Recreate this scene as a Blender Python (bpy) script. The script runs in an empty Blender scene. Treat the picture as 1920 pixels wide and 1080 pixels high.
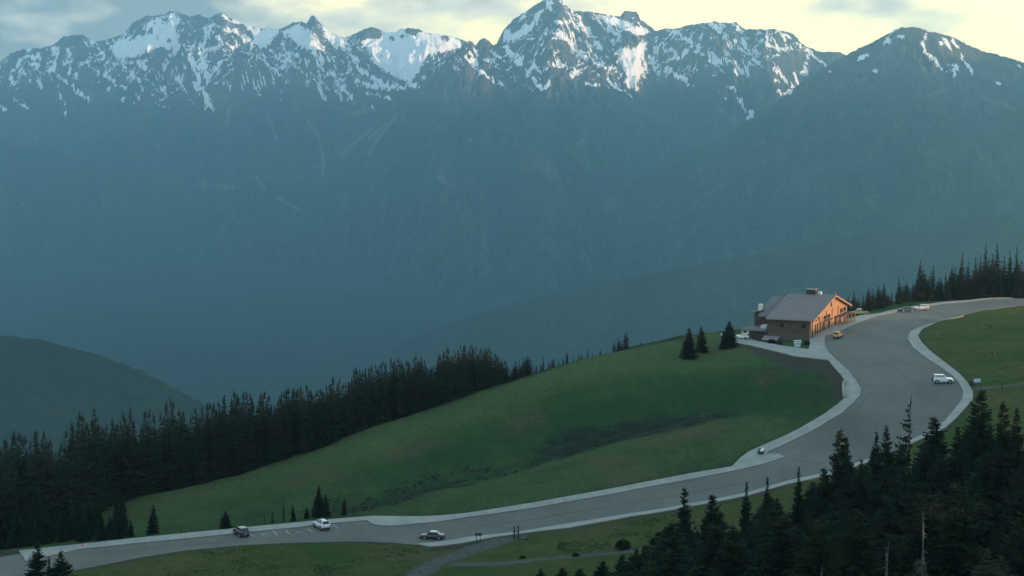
import bpy, bmesh, math, random
import numpy as np
from mathutils import Vector, Matrix, geometry
R = math.radians
sc = bpy.context.scene
C = sc.collection

# ------------------------------------------------------------------ camera, world, sun
CZ = 90.0                      # camera height; the lower road lies near z = 9
F = 3583.0                     # focal length in photo pixels (1920 wide)
PITCH = math.atan(360 / F)
cam = bpy.data.cameras.new('camera')
cam.sensor_width = 36; cam.lens = 36 * F / 1920
cam.clip_start = 1; cam.clip_end = 60000
camo = bpy.data.objects.new('camera', cam); C.objects.link(camo)
camo.location = (0, 0, CZ); camo.rotation_euler = (R(90) - PITCH, 0, 0)
sc.camera = camo
sc.view_settings.view_transform = 'Standard'; sc.view_settings.look = 'None'
sc.view_settings.gamma = 1; sc.view_settings.use_curve_mapping = False
sc.view_settings.exposure = 1.14
sc.cycles.use_denoising = True
sc.cycles.max_bounces = 6; sc.cycles.diffuse_bounces = 2; sc.cycles.volume_bounces = 1
sc.cycles.sample_clamp_indirect = 4
sc.cycles.use_light_tree = False

SUN_EL = R(5.0)
SUN_V = Vector((0.965, -0.26, 0)).normalized() * math.cos(SUN_EL) + Vector((0, 0, math.sin(SUN_EL)))
sun = bpy.data.lights.new('sun', 'SUN'); sun.energy = 2.6; sun.angle = R(0.55); sun.color = (1.0, 0.62, 0.36)
suno = bpy.data.objects.new('sun', sun); C.objects.link(suno)
suno.rotation_euler = SUN_V.to_track_quat('Z', 'Y').to_euler()

w = bpy.data.worlds.new('World'); sc.world = w; w.use_nodes = True
N = w.node_tree.nodes; L = w.node_tree.links; N.clear()
def nd(nodes, t, **k):
    n = nodes.new(t)
    for a, b in k.items(): setattr(n, a, b)
    return n
out = nd(N, 'ShaderNodeOutputWorld')
bg = nd(N, 'ShaderNodeBackground'); bg.inputs[1].default_value = 0.15
sky = nd(N, 'ShaderNodeTexSky', sky_type='NISHITA', sun_disc=False)
sky.sun_elevation = SUN_EL
sky.sun_rotation = math.atan2(SUN_V.x, SUN_V.y)
sky.altitude = 1600; sky.air_density = 1.3; sky.dust_density = 1.5; sky.ozone_density = 2
tc = nd(N, 'ShaderNodeTexCoord')
# clouds: soft banks stretched along the horizon
mp = nd(N, 'ShaderNodeMapping'); mp.inputs['Scale'].default_value = (7.0, 7.0, 17.0); mp.inputs['Location'].default_value = (0.9, 1.1, 0.4)
L.new(tc.outputs['Generated'], mp.inputs[0])
n1 = nd(N, 'ShaderNodeTexNoise'); n1.inputs['Scale'].default_value = 1.6; n1.inputs['Detail'].default_value = 8; n1.inputs['Roughness'].default_value = 0.52
L.new(mp.outputs[0], n1.inputs['Vector'])
sx = nd(N, 'ShaderNodeSeparateXYZ'); L.new(tc.outputs['Generated'], sx.inputs[0])
# brighter, warmer cloud towards the sun side (west), grey-blue cloud in the east
az = nd(N, 'ShaderNodeMapRange'); az.inputs[1].default_value = -0.21; az.inputs[2].default_value = 0.10; az.inputs[4].default_value = 0.74
L.new(sx.outputs['X'], az.inputs[0])
ad = nd(N, 'ShaderNodeMath', operation='MULTIPLY_ADD'); ad.inputs[1].default_value = 3.6; ad.inputs[2].default_value = -1.75
L.new(n1.outputs[0], ad.inputs[0])
a2 = nd(N, 'ShaderNodeMath', operation='ADD', use_clamp=True); L.new(az.outputs[0], a2.inputs[0]); L.new(ad.outputs[0], a2.inputs[1])
cr = nd(N, 'ShaderNodeValToRGB')
e = cr.color_ramp.elements
e[0].position = 0.0; e[0].color = (1.10, 1.28, 1.27, 1)
e[1].position = 1.0; e[1].color = (8.2, 6.8, 2.9, 1)
m_ = cr.color_ramp.elements.new(0.45); m_.color = (3.6, 3.4, 2.6, 1)
L.new(a2.outputs[0], cr.inputs[0])
# clouds thin out towards the zenith
cm = nd(N, 'ShaderNodeMapRange'); cm.inputs[1].default_value = 0.10; cm.inputs[2].default_value = 0.5; cm.inputs[3].default_value = 1.0; cm.inputs[4].default_value = 0.35
L.new(sx.outputs['Z'], cm.inputs[0])
cb = nd(N, 'ShaderNodeMixRGB', blend_type='MIX'); 
zen = nd(N, 'ShaderNodeMapRange'); zen.inputs[1].default_value = 0.08; zen.inputs[2].default_value = 0.35
L.new(sx.outputs['Z'], zen.inputs[0])
L.new(zen.outputs[0], cb.inputs[0]); L.new(cr.outputs[0], cb.inputs[1]); cb.inputs[2].default_value = (2.8, 4.0, 4.8, 1)
mx = nd(N, 'ShaderNodeMixRGB'); L.new(cm.outputs[0], mx.inputs[0]); L.new(sky.outputs[0], mx.inputs[1]); L.new(cb.outputs[0], mx.inputs[2])
L.new(mx.outputs[0], bg.inputs[0]); L.new(bg.outputs[0], out.inputs[0])

# ------------------------------------------------------------------ numeric helpers
rng = np.random.default_rng(7)
random.seed(11)
def pnoise(x, y, seed=0):
    x = np.asarray(x, float); y = np.asarray(y, float)
    xi = np.floor(x).astype(np.int64); yi = np.floor(y).astype(np.int64)
    xf = x - xi; yf = y - yi
    def g(ix, iy):
        h = (ix * 374761393 + iy * 668265263 + seed * 974634777) & 0xffffffff
        h = ((h ^ (h >> 13)) * 1274126177) & 0xffffffff
        h = h ^ (h >> 16)
        a = (h & 0xffff) / 65536.0 * 2 * np.pi
        return np.cos(a), np.sin(a)
    u = xf * xf * xf * (xf * (xf * 6 - 15) + 10); v = yf * yf * yf * (yf * (yf * 6 - 15) + 10)
    def d(ix, iy, fx, fy):
        gx, gy = g(ix, iy); return gx * fx + gy * fy
    a = d(xi, yi, xf, yf); b = d(xi + 1, yi, xf - 1, yf)
    c = d(xi, yi + 1, xf, yf - 1); e_ = d(xi + 1, yi + 1, xf - 1, yf - 1)
    return ((a * (1 - u) + b * u) * (1 - v) + (c * (1 - u) + e_ * u) * v) * 1.5
def fbm(x, y, o=4, seed=0, gain=.5):
    s = 0; a = 1; t = 0
    for k in range(o):
        s = s + a * pnoise(x, y, seed + k * 17); t += a; a *= gain; x = x * 2.03 + 3.1; y = y * 2.03 + 1.7
    return s / t
def ridged(x, y, o=4, seed=0, gain=.5):
    s = 0; a = 1; t = 0
    for k in range(o):
        s = s + a * (1 - np.abs(pnoise(x, y, seed + k * 13)) * 2); t += a; a *= gain; x = x * 2.07 + 5.3; y = y * 2.07 + 2.9
    return s / t
SP, CP = math.sin(PITCH), math.cos(PITCH)
def px_dir(px, py):            # ray of a photo pixel, scaled to forward depth 1
    u = (px - 960) / F; v = (540 - py) / F
    k = CP + v * SP
    return u / k, (-SP + v * CP) / k
def px_at(px, py, D):          # world point of a pixel at forward depth D
    a, b = px_dir(px, py); return (a * D, D, CZ + b * D)
def proj(x, y, z):             # world -> photo pixel
    z = z - CZ
    d = y * CP - z * SP; v = (y * SP + z * CP) / d
    return 960 + F * x / d, 540 - F * v

# ------------------------------------------------------------------ near terrain: smooth height field through control points
CTRL_PX = [
 (30,1045,342),(100,1035,345),(300,1010,350),(450,1000,352),(600,985,356),(810,1000,357),(1000,960,362),(1200,932,366),
 (1400,885,372),(1500,838,381),(1600,760,393),(1750,755,392),(1690,690,432),(1610,650,466),(1768,713,411),(1700,600,523),(1650,610,508),
 (1750,592,545),(1900,565,592),(1800,577,572),(1550,630,482),(1590,603,512),(1480,642,481),(1614,592,536),(1660,584,556),(1425,640,487),
 (400,1070,332),(800,1060,332),(1100,1050,332),(1300,980,349),(1390,932,357),
 (1850,800,366),(1880,700,418),(1900,640,470),(1850,620,500),(1780,640,470),(1915,600,530),
 (200,950,400),(300,925,408),(500,872,425),(700,803,440),(900,735,455),(1100,672,472),(1200,648,482),(1300,628,492),(1385,616,505),
 (1000,888,388),(1150,838,396),(1300,800,400),(1450,776,402),(800,930,378),(700,958,368),
 (1000,866,410),(1200,805,421),(1350,775,421),(850,905,398),(700,945,386),
 (1000,790,432),(1200,730,443),(1400,715,442),(1540,735,416),(1450,682,455),(1500,662,459),(1250,680,467),(850,850,415),(650,880,410),(500,930,400),(300,965,388),
 (1400,645,476),(1340,660,477),
]
CTRL_W = [   # world x, y, height relative to the camera
 (0,5,-3),(-60,10,-12),(70,10,-7),(0,60,-22),(90,60,-15),(-90,60,-34),(0,140,-48),(80,150,-38),(-90,140,-58),(0,220,-68),(-90,230,-77),
 (60,240,-62),(85,250,-57),(60,200,-55),(70,290,-66),(100,310,-60),(30,280,-74),(95,200,-46),(140,330,-55),(150,250,-48),
 (220,150,-33),(220,225,-34),(215,300,-37),(217,365,-40),(215,415,-46),(215,470,-48),(200,540,-60),(250,450,-46),(160,450,-57),(170,500,-62),(160,380,-57),  # unseen ground at right, raised to keep low sun off the near slopes
 (-95,400,-92),(-130,360,-92),(-180,340,-100),(-250,300,-105),(-85,450,-104),(-60,480,-103),(-20,500,-92),(20,520,-84),(50,545,-80),(-150,450,-125),
 (-110,520,-140),(-250,450,-170),(-20,560,-118),(30,590,-105),(70,575,-78),(90,600,-72),(130,640,-69),(170,620,-66),(240,620,-70),
 (100,680,-90),(150,720,-88),(0,680,-170),(-150,680,-230),(-280,680,-290),(200,800,-140),(280,720,-110),
 (0,850,-270),(-200,900,-380),(200,950,-250),(0,1000,-370),(300,1000,-280),(-300,1000,-460),(300,100,-30),(300,300,-50),(-300,100,-75),(-300,-60,-60),(300,-60,-20),(0,-60,-5),
]
P = [px_at(*c) for c in CTRL_PX] + [(x, y, CZ + z) for x, y, z in CTRL_W]
P = np.array(P); PS = 100.0
def tps(r2): return 0.5 * r2 * np.log(np.maximum(r2, 1e-12))
_n = len(P); _xy = P[:, :2] / PS
_K = tps(((_xy[:, None] - _xy[None]) ** 2).sum(-1)) + np.eye(_n) * 0.004
_A = np.zeros((_n + 3, _n + 3)); _A[:_n, :_n] = _K
_Q = np.c_[np.ones(_n), _xy]; _A[:_n, _n:] = _Q; _A[_n:, :_n] = _Q.T
_W = np.linalg.solve(_A, np.r_[P[:, 2], np.zeros(3)])
def H(x, y):
    x = np.asarray(x, float); y = np.asarray(y, float); shp = np.broadcast(x, y).shape
    q = np.stack([np.broadcast_to(x, shp).ravel(), np.broadcast_to(y, shp).ravel()], 1) / PS
    o = np.empty(len(q))
    for i in range(0, len(q), 20000):
        qq = q[i:i + 20000]
        r2 = ((qq[:, None] - _xy[None]) ** 2).sum(-1)
        o[i:i + 20000] = tps(r2) @ _W[:_n] + _W[_n] + qq @ _W[_n + 1:]
    return o.reshape(shp)
def hz(x, y): return float(H(x, y))
def ground_at(px, py, d0=150, d1=760):       # where the ray of a pixel meets the ground
    a, b = px_dir(px, py)
    D = np.arange(d0, d1, 1.0)
    s = (CZ + b * D) - H(a * D, D)
    k = np.argmax(s < 0)
    if s[k] >= 0:                            # misses: nearest approach
        k = int(np.argmin(s)); d = D[k]
    elif k == 0: d = D[0]
    else: d = D[k - 1] + s[k - 1] / (s[k - 1] - s[k])
    return a * d, d
def gp(pts): return [ground_at(*p) for p in pts]

# ------------------------------------------------------------------ object helpers
def tag(o, label=None, cat=None, group=None, kind=None):
    if label: o['label'] = label
    if cat: o['category'] = cat
    if group: o['group'] = group
    if kind: o['kind'] = kind
    return o
def link(name, me, mat=None, parent=None):
    o = bpy.data.objects.new(name, me); C.objects.link(o)
    if mat and not me.materials: me.materials.append(mat)
    if parent: o.parent = parent
    return o
def thing(name, label, cat, loc=(0, 0, 0), rz=0, group=None):
    o = bpy.data.objects.new(name, None); C.objects.link(o); o.empty_display_size = 0.5
    o.location = loc; o.rotation_euler = (0, 0, rz)
    return tag(o, label, cat, group)
def copy_tree(o, parent=None):
    c = o.copy(); C.objects.link(c)
    if parent: c.parent = parent
    for ch in KIDS.get(o.name, []): copy_tree(ch, c)
    return c
KIDS = {}
def grid_mesh(name, X, Y, Z, attrs=None, flip=False):
    nr, nc = X.shape
    me = bpy.data.meshes.new(name)
    co = np.stack([X, Y, Z], -1).reshape(-1, 3).astype(np.float32)
    idx = np.arange(nr * nc).reshape(nr, nc)
    q = np.stack([idx[:-1, :-1], idx[:-1, 1:], idx[1:, 1:], idx[1:, :-1]], -1).reshape(-1, 4)
    if flip: q = q[:, ::-1]
    me.vertices.add(len(co)); me.vertices.foreach_set('co', co.ravel())
    me.loops.add(q.size); me.loops.foreach_set('vertex_index', q.ravel().astype(np.int32))
    me.polygons.add(len(q)); me.polygons.foreach_set('loop_start', (np.arange(len(q)) * 4).astype(np.int32))
    me.polygons.foreach_set('use_smooth', np.ones(len(q), bool))
    for k, v in (attrs or {}).items():
        at = me.attributes.new(k, 'FLOAT', 'POINT'); at.data.foreach_set('value', v.ravel().astype(np.float32))
    me.update(); me.validate()
    return me
def tri_mesh(name, co, faces, smooth=False):
    me = bpy.data.meshes.new(name)
    me.from_pydata([tuple(c) for c in co], [], faces)
    if smooth: me.polygons.foreach_set('use_smooth', np.ones(len(me.polygons), bool))
    me.update(); return me
def inpoly(x, y, poly):
    r = np.zeros(x.shape, bool); n = len(poly)
    for i in range(n):
        x0, y0 = poly[i]; x1, y1 = poly[(i + 1) % n]
        c = ((y0 > y) != (y1 > y)) & (x < (x1 - x0) * (y - y0) / ((y1 - y0) or 1e-9) + x0)
        r ^= c
    return r
def segdist(x, y, pts, closed=False):
    d = np.full(x.shape, 1e9)
    m = len(pts) if closed else len(pts) - 1
    for i in range(m):
        ax, ay = pts[i][:2]; bx, by = pts[(i + 1) % len(pts)][:2]
        dx, dy = bx - ax, by - ay; l2 = dx * dx + dy * dy + 1e-9
        t = np.clip(((x - ax) * dx + (y - ay) * dy) / l2, 0, 1)
        d = np.minimum(d, (x - ax - t * dx) ** 2 + (y - ay - t * dy) ** 2)
    return np.sqrt(d)
def smooth_line(pts, n=6):       # Catmull-Rom through points (any dimension)
    P_ = [np.array(p, float) for p in pts]; o = []
    for i in range(len(P_) - 1):
        a = P_[max(i - 1, 0)]; b = P_[i]; c = P_[i + 1]; d = P_[min(i + 2, len(P_) - 1)]
        for k in range(n):
            t = k / n
            o.append(tuple(0.5 * (2 * b + (c - a) * t + (2 * a - 5 * b + 4 * c - d) * t * t + (3 * b - a - 3 * c + d) * t ** 3)))
    o.append(tuple(P_[-1])); return o

# ------------------------------------------------------------------ materials
def mat(name, col=(.5, .5, .5), rough=.8, metal=0., spec=.3, noise=None, bump=None, coat=0):
    m = bpy.data.materials.new(name); m.use_nodes = True
    t = m.node_tree; b = t.nodes['Principled BSDF']
    b.inputs['Base Color'].default_value = (*col, 1); b.inputs['Roughness'].default_value = rough
    b.inputs['Metallic'].default_value = metal; b.inputs['Specular IOR Level'].default_value = spec
    b.inputs['Coat Weight'].default_value = coat
    if noise:                     # (scale, second colour, amount-ish low, high)
        g = t.nodes.new('ShaderNodeNewGeometry'); n = t.nodes.new('ShaderNodeTexNoise')
        n.inputs['Scale'].default_value = noise[0]; n.inputs['Detail'].default_value = 6
        t.links.new(g.outputs['Position'], n.inputs['Vector'])
        r = t.nodes.new('ShaderNodeMapRange'); r.inputs[1].default_value = noise[2]; r.inputs[2].default_value = noise[3]
        t.links.new(n.outputs[0], r.inputs[0])
        x = t.nodes.new('ShaderNodeMixRGB'); x.inputs[1].default_value = (*col, 1); x.inputs[2].default_value = (*noise[1], 1)
        t.links.new(r.outputs[0], x.inputs[0]); t.links.new(x.outputs[0], b.inputs['Base Color'])
    return m
def nodes_of(m): return m.node_tree.nodes, m.node_tree.links, m.node_tree.nodes['Principled BSDF']
def mixc(nt, f, a, b):
    x = nt.nodes.new('ShaderNodeMixRGB')
    for i, v in ((0, f), (1, a), (2, b)):
        if isinstance(v, bpy.types.NodeSocket): nt.links.new(v, x.inputs[i])
        elif i == 0: x.inputs[0].default_value = v
        else: x.inputs[i].default_value = (*v, 1)
    return x.outputs[0]
def nz(nt, scale, detail=5, rough=.55, vec=None, lo=.35, hi=.65, stretch=None):
    if vec is None:
        g = nt.nodes.new('ShaderNodeNewGeometry'); vec = g.outputs['Position']
    if stretch:
        mp = nt.nodes.new('ShaderNodeMapping'); mp.inputs['Scale'].default_value = stretch[0]; mp.inputs['Rotation'].default_value = (0, 0, stretch[1])
        nt.links.new(vec, mp.inputs[0]); vec = mp.outputs[0]
    n = nt.nodes.new('ShaderNodeTexNoise'); n.inputs['Scale'].default_value = scale; n.inputs['Detail'].default_value = detail; n.inputs['Roughness'].default_value = rough
    nt.links.new(vec, n.inputs['Vector'])
    r = nt.nodes.new('ShaderNodeMapRange'); r.inputs[1].default_value = lo; r.inputs[2].default_value = hi
    nt.links.new(n.outputs[0], r.inputs[0]); return r.outputs[0]
def attr(nt, name):
    a = nt.nodes.new('ShaderNodeAttribute'); a.attribute_name = name; return a.outputs['Fac']
def mth(nt, op, a, b=None, clamp=False):
    n = nt.nodes.new('ShaderNodeMath'); n.operation = op; n.use_clamp = clamp
    for i, v in ((0, a), (1, b)):
        if v is None: continue
        if isinstance(v, bpy.types.NodeSocket): nt.links.new(v, n.inputs[i])
        else: n.inputs[i].default_value = v
    return n.outputs[0]
def bump(nt, h, dist, strength=1):
    b = nt.nodes.new('ShaderNodeBump'); b.inputs['Distance'].default_value = dist; b.inputs['Strength'].default_value = strength
    nt.links.new(h, b.inputs['Height']); return b.outputs[0]

# meadow
M_GRASS = mat('meadow_grass', rough=1, spec=.05); nt = M_GRASS.node_tree; _b = nt.nodes['Principled BSDF']
c = mixc(nt, nz(nt, .05, 4), (.040, .110, .037), (.080, .160, .044))
c = mixc(nt, nz(nt, .02, 3, lo=.4, hi=.7), c, (.052, .080, .033))
c = mixc(nt, mth(nt, 'MULTIPLY', nz(nt, .22, 7, .72, lo=.42, hi=.68, stretch=((1, .4, 1), .5)), .75), c, (.014, .038, .017))
c = mixc(nt, mth(nt, 'MULTIPLY', nz(nt, .11, 7, .7, lo=.53, hi=.68), .6), c, (.105, .088, .050))
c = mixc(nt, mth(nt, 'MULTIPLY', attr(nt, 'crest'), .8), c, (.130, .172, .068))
c = mixc(nt, mth(nt, 'MULTIPLY', nz(nt, 1.1, 6, .75, lo=.45, hi=.68), .62), c, (.022, .056, .021))
c = mixc(nt, mth(nt, 'MULTIPLY', nz(nt, .7, 6, .75, lo=.52, hi=.75, stretch=((1, .5, 1), .6)), .5), c, (.085, .105, .045))
c = mixc(nt, mth(nt, 'MULTIPLY', attr(nt, 'bowl_shade'), .55), c, (.022, .070, .027))  # shade of the bowl painted into the grass colour
dry = mixc(nt, nz(nt, .06, 5, .6), (.068, .122, .029), (.145, .145, .050))
dry = mixc(nt, mth(nt, 'MULTIPLY', nz(nt, .4, 6, .7, lo=.45, hi=.7), .6), dry, (.030, .062, .018))
c = mixc(nt, attr(nt, 'dry'), c, dry)
c = mixc(nt, mth(nt, 'MULTIPLY', attr(nt, 'spot'), nz(nt, .8, 6, .7, lo=.4, hi=.65)), c, (.155, .105, .070))
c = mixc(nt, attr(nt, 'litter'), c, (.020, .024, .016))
c = mixc(nt, mth(nt, 'MULTIPLY', attr(nt, 'scrub'), mth(nt, 'ADD', nz(nt, .25, 6, .65, lo=.3, hi=.6), .25), True), c, (.020, .034, .027))
c = mixc(nt, mth(nt, 'MULTIPLY', attr(nt, 'scrub'), nz(nt, .5, 6, .75, lo=.56, hi=.72)), c, (.050, .060, .055))
c = mixc(nt, attr(nt, 'dirt'), c, mixc(nt, nz(nt, .6, 6, .6), (.062, .055, .048), (.10, .092, .078)))
c = mixc(nt, attr(nt, 'trail'), c, mixc(nt, nz(nt, 1.0, 6, .6), (.12, .125, .11), (.17, .175, .155)))
nt.links.new(c, _b.inputs['Base Color'])
nt.links.new(bump(nt, nz(nt, .9, 9, .8, lo=0, hi=1), 1.1, 1), _b.inputs['Normal'])
# asphalt
M_ASPH = mat('asphalt', rough=.9, spec=.2); nt = M_ASPH.node_tree; _b = nt.nodes['Principled BSDF']
c = mixc(nt, nz(nt, .06, 5), (.128, .130, .108), (.168, .166, .138))
c = mixc(nt, mth(nt, 'MULTIPLY', nz(nt, .12, 6, .6, lo=.45, hi=.7, stretch=((1, .3, 1), .7)), .8), c, (.112, .114, .098))
c = mixc(nt, mth(nt, 'MULTIPLY', nz(nt, .7, 7, .75, lo=.52, hi=.75), .55), c, (.215, .21, .18))
nt.links.new(c, _b.inputs['Base Color'])
# concrete
M_CONC = mat('pale_concrete', rough=.85, spec=.2); nt = M_CONC.node_tree; _b = nt.nodes['Principled BSDF']
c = mixc(nt, nz(nt, .25, 6), (.28, .285, .25), (.36, .36, .31))
c = mixc(nt, mth(nt, 'MULTIPLY', nz(nt, 1.6, 6, .7, lo=.5, hi=.8), .4), c, (.24, .24, .21))
nt.links.new(c, _b.inputs['Base Color'])
M_CURB = mat('kerb_stone', (.20, .165, .14), .9, noise=(.8, (.26, .22, .19), .35, .65))
M_PAINT = mat('road_paint', (.34, .35, .33), .7, noise=(2.5, (.17, .17, .165), .4, .7))

# ------------------------------------------------------------------ outlines of road, pavements, trails, traced on the ground
asph_px = [(-160,1072),(-60,1056),(30,1040),(150,1026),(300,1010),(430,998),(560,986),(660,976),(700,973),(870,968),(1000,950),(1100,931),(1200,912),(1300,893),(1372,881),(1405,858),
  (1430,845),(1500,815),(1550,785),(1590,752),(1596,735),(1590,718),(1578,700),(1556,670),(1535,655),(1530,634),(1550,628),(1585,617),(1605,607),(1640,595),(1690,581),(1740,574),(1765,570),(1820,566),(1920,559),(2060,554),
  (2080,568),(1920,572),(1840,582),(1790,594),(1757,603),(1718,619),(1712,634),(1724,653),(1748,674),(1768,687),(1790,704),(1808,722),(1814,735),(1814,750),(1800,768),(1783,788),
  (1750,808),(1710,832),(1640,862),(1560,887),(1475,908),(1400,928),(1290,949),(1187,966),(1084,983),(981,1000),(877,1011),(790,1023),(740,1018),(690,1016),(600,1017),(450,1023),(350,1032),(260,1046),(140,1070),(60,1090),(-160,1120)]
ASPH = gp(asph_px)
# pavement on the bowl side: outer edge then kerb line
walk1_out = [(35,1034),(150,1022),(300,1006),(430,993),(560,981),(660,972),(700,969),(870,964),(1000,944),(1100,926),(1200,907),(1300,888),(1372,876),(1388,860),(1404,848),(1440,832),(1500,804),(1545,778),(1570,760),(1585,747),(1580,745),(1578,722),(1587,719),(1577,704),(1553,676)]
walk1_in = [(1556,664),(1590,695),(1605,715),(1614,730),(1613,742),(1600,757),(1580,775),(1530,805),(1480,830),(1440,848),(1437,852),(1460,853),(1472,858),(1440,869),(1372,885),(1300,899),(1200,917),(1100,936),(1000,954),(950,961),(870,972),(780,983),(740,987),(712,987),(696,983),(688,977),(640,981),(560,990),(430,1003),(300,1016),(150,1031),(48,1054)]
walk2 = [(1553,676),(1489,669),(1443,657),(1402,648),(1377,643),(1380,628),(1396,628),(1422,641),(1464,649),(1516,656),(1519,645),(1516,629),(1530,626),(1592,599),(1610,593),(1650,588),(1690,578),(1740,571),(1765,567),(1820,563.5),(1920,556.5),(2060,552),
  (2060,554),(1920,558.5),(1820,566),(1765,570.5),(1740,574.5),(1690,583),(1631,597),(1606,608),(1579,620),(1562,627),(1548,631),(1546,640),(1547,652),(1556,664)]
walk3_road = [(1806,593.5),(1757,604),(1720,616),(1706,624),(1702,637),(1712,653),(1735,671),(1761,688),(1786,706),(1798,720),(1806,734),(1805,748),(1791,767),(1770,792),(1735,814),(1700,829)]
walk3_out = [(1708,833),(1745,817),(1773,803),(1795,783),(1811,765),(1824,750),(1824,735),(1817,723),(1798,701),(1776,684),(1745,660),(1728,643),(1721,630),(1730,617),(1762,602),(1807,592)]
walk4 = [(1640,858),(1560,884),(1475,903),(1400,925),(1290,946),(1187,963),(1084,980),(981,997),(877,1008),(781,1021),(806,1026.5),(925,1008.5),(1066,991),(1187,969),(1290,951.5),(1400,931),(1477,909),(1562,890),(1641,863)]
WALK1 = gp(walk1_out + walk1_in); WALK2 = gp(walk2); WALK3 = gp(walk3_road + walk3_out); WALK4 = gp(walk4)
TRAIL = [gp([(925,1008),(880,1023),(820,1046),(780,1063),(740,1090),(700,1130),(770,1130),(795,1087),(830,1061),(852,1050),(900,1036),(945,1020),(990,1002)]),
         gp([(845,1053),(950,1052),(1050,1043),(1150,1033),(1230,1024),(1310,1014),(1400,1000),(1400,1006),(1310,1020),(1230,1030),(1150,1038),(1050,1049),(950,1058),(840,1062)]),
         gp([(1826,725),(1870,723),(1925,716),(2000,706),(2000,710),(1925,720),(1870,727),(1826,730)])]
DIRT = [gp([(1396,647),(1443,655),(1489,669),(1554,676),(1580,705),(1590,718),(1580,748),(1560,728),(1548,705),(1520,694),(1490,696),(1470,682),(1425,668)]),
        gp([(800,1026),(890,1014),(935,1009),(900,1020),(850,1031),(810,1034)]),
        gp([(-60,1050),(0,1036),(36,1034),(44,1052),(0,1056),(-60,1066)])]
SCRUB = [gp([(650,958),(760,925),(880,905),(960,880),(1020,845),(1040,815),(1130,795),(1250,780),(1400,770),(1330,792),(1200,820),(1080,850),(980,880),(880,910),(760,942),(690,958)]),
         gp([(560,960),(600,935),(700,925),(800,880),(900,870),(960,870),(900,905),(800,935),(700,955),(640,962)])]

# ------------------------------------------------------------------ near ground mesh
gx = np.concatenate([np.arange(-300, -130, 4.), np.arange(-130, 150, 1.), np.arange(150, 301, 3.)])
gy = np.concatenate([np.arange(-60, 130, 5.), np.arange(130, 600, 1.), np.arange(600, 1004, 5.)])
GX, GY = np.meshgrid(gx, gy)
GZ = H(GX, GY)
ina = inpoly(GX, GY, ASPH) | inpoly(GX, GY, WALK1) | inpoly(GX, GY, WALK2) | inpoly(GX, GY, WALK3) | inpoly(GX, GY, WALK4)
dd = np.minimum.reduce([segdist(GX, GY, q, True) for q in (ASPH, WALK1, WALK2, WALK3, WALK4)])
dsg = np.where(ina, -dd, dd)
def pm(polys, soft, jit=1.5, seed=3):
    d = np.full(GX.shape, 1e9)
    for q in polys:
        s = segdist(GX, GY, q, True); s = np.where(inpoly(GX, GY, q), -s, s); d = np.minimum(d, s)
    return np.clip(.5 - (d + jit * fbm(GX / 5, GY / 5, 3, seed)) / soft, 0, 1)
a_trail = pm(TRAIL, .8, .4); a_dirt = pm(DIRT, 2.5, 2.0); a_scrub = np.maximum(pm(SCRUB[:1], 5, 6, 9) * .85, pm(SCRUB[1:], 8, 8, 10) * .4)
a_dirt = np.maximum(a_dirt, np.clip(1.3 - dsg / 1.4, 0, 1) * (dsg > -.3) * np.clip(.45 + 1.2 * fbm(GX / 4, GY / 4, 3, 44), 0, .85))
micro = 1.1 * fbm(GX / 26, GY / 26, 3, 5) + .35 * fbm(GX / 6, GY / 6, 3, 8)
k = np.clip((dsg - .5) / 12, 0, 1); k = k * k * (3 - 2 * k)
micro *= k * (1 - np.clip(a_trail, 0, 1) * .8)
GZ2 = GZ + micro - .45 * np.clip((-dsg - .2) / 1.0, 0, 1) - .04
low_edge = ASPH[asph_px.index((2080,568)):] + [(-130, 100), (300, 100), (300, 560)]
a_bowl_shade = pm([gp([(1050,745),(1250,705),(1450,690),(1560,735),(1500,775),(1300,786),(1100,800),(1000,830),(900,875),(750,890),(650,900),(800,830),(900,790)])], 14, 9, 14)  # outline of the shaded bowl, darkened by colour
a_spot = np.zeros(GX.shape)
for q_ in ([(1235,824),(1280,818),(1335,806)], [(1135,870),(1195,873)], [(1290,662),(1375,654)], [(1425,700),(1440,716)], [(1850,612),(1885,610)], [(690,1040),(760,1046),(810,1040)], [(1150,905),(1200,897)], [(960,800),(1000,785)], [(740,850),(800,835)], [(1090,1000),(1140,990)], [(560,900),(620,890)]):
    a_spot = np.maximum(a_spot, np.clip(1.1 - (segdist(GX, GY, gp(q_)) + 3 * fbm(GX / 5, GY / 5, 3, 61)) / 4.5, 0, .8))
a_dry = pm([low_edge], 2, 1) * .85
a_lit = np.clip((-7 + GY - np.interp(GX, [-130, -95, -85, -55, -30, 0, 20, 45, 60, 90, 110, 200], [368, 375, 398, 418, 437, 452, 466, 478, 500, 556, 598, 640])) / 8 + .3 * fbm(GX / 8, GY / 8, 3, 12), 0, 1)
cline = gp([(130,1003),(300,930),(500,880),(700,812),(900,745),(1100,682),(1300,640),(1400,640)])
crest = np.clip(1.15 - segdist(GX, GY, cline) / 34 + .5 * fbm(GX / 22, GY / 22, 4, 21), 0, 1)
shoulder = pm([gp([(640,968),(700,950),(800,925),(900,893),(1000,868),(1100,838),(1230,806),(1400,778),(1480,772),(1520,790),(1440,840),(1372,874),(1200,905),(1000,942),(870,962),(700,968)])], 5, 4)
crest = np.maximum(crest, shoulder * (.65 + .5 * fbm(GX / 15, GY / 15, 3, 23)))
ground = link('ground', grid_mesh('ground', GX, GY, GZ2, {'trail': a_trail, 'dirt': a_dirt, 'scrub': a_scrub, 'crest': crest, 'dry': a_dry, 'spot': a_spot, 'bowl_shade': a_bowl_shade, 'litter': a_lit}), M_GRASS)
tag(ground, kind='structure')

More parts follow.
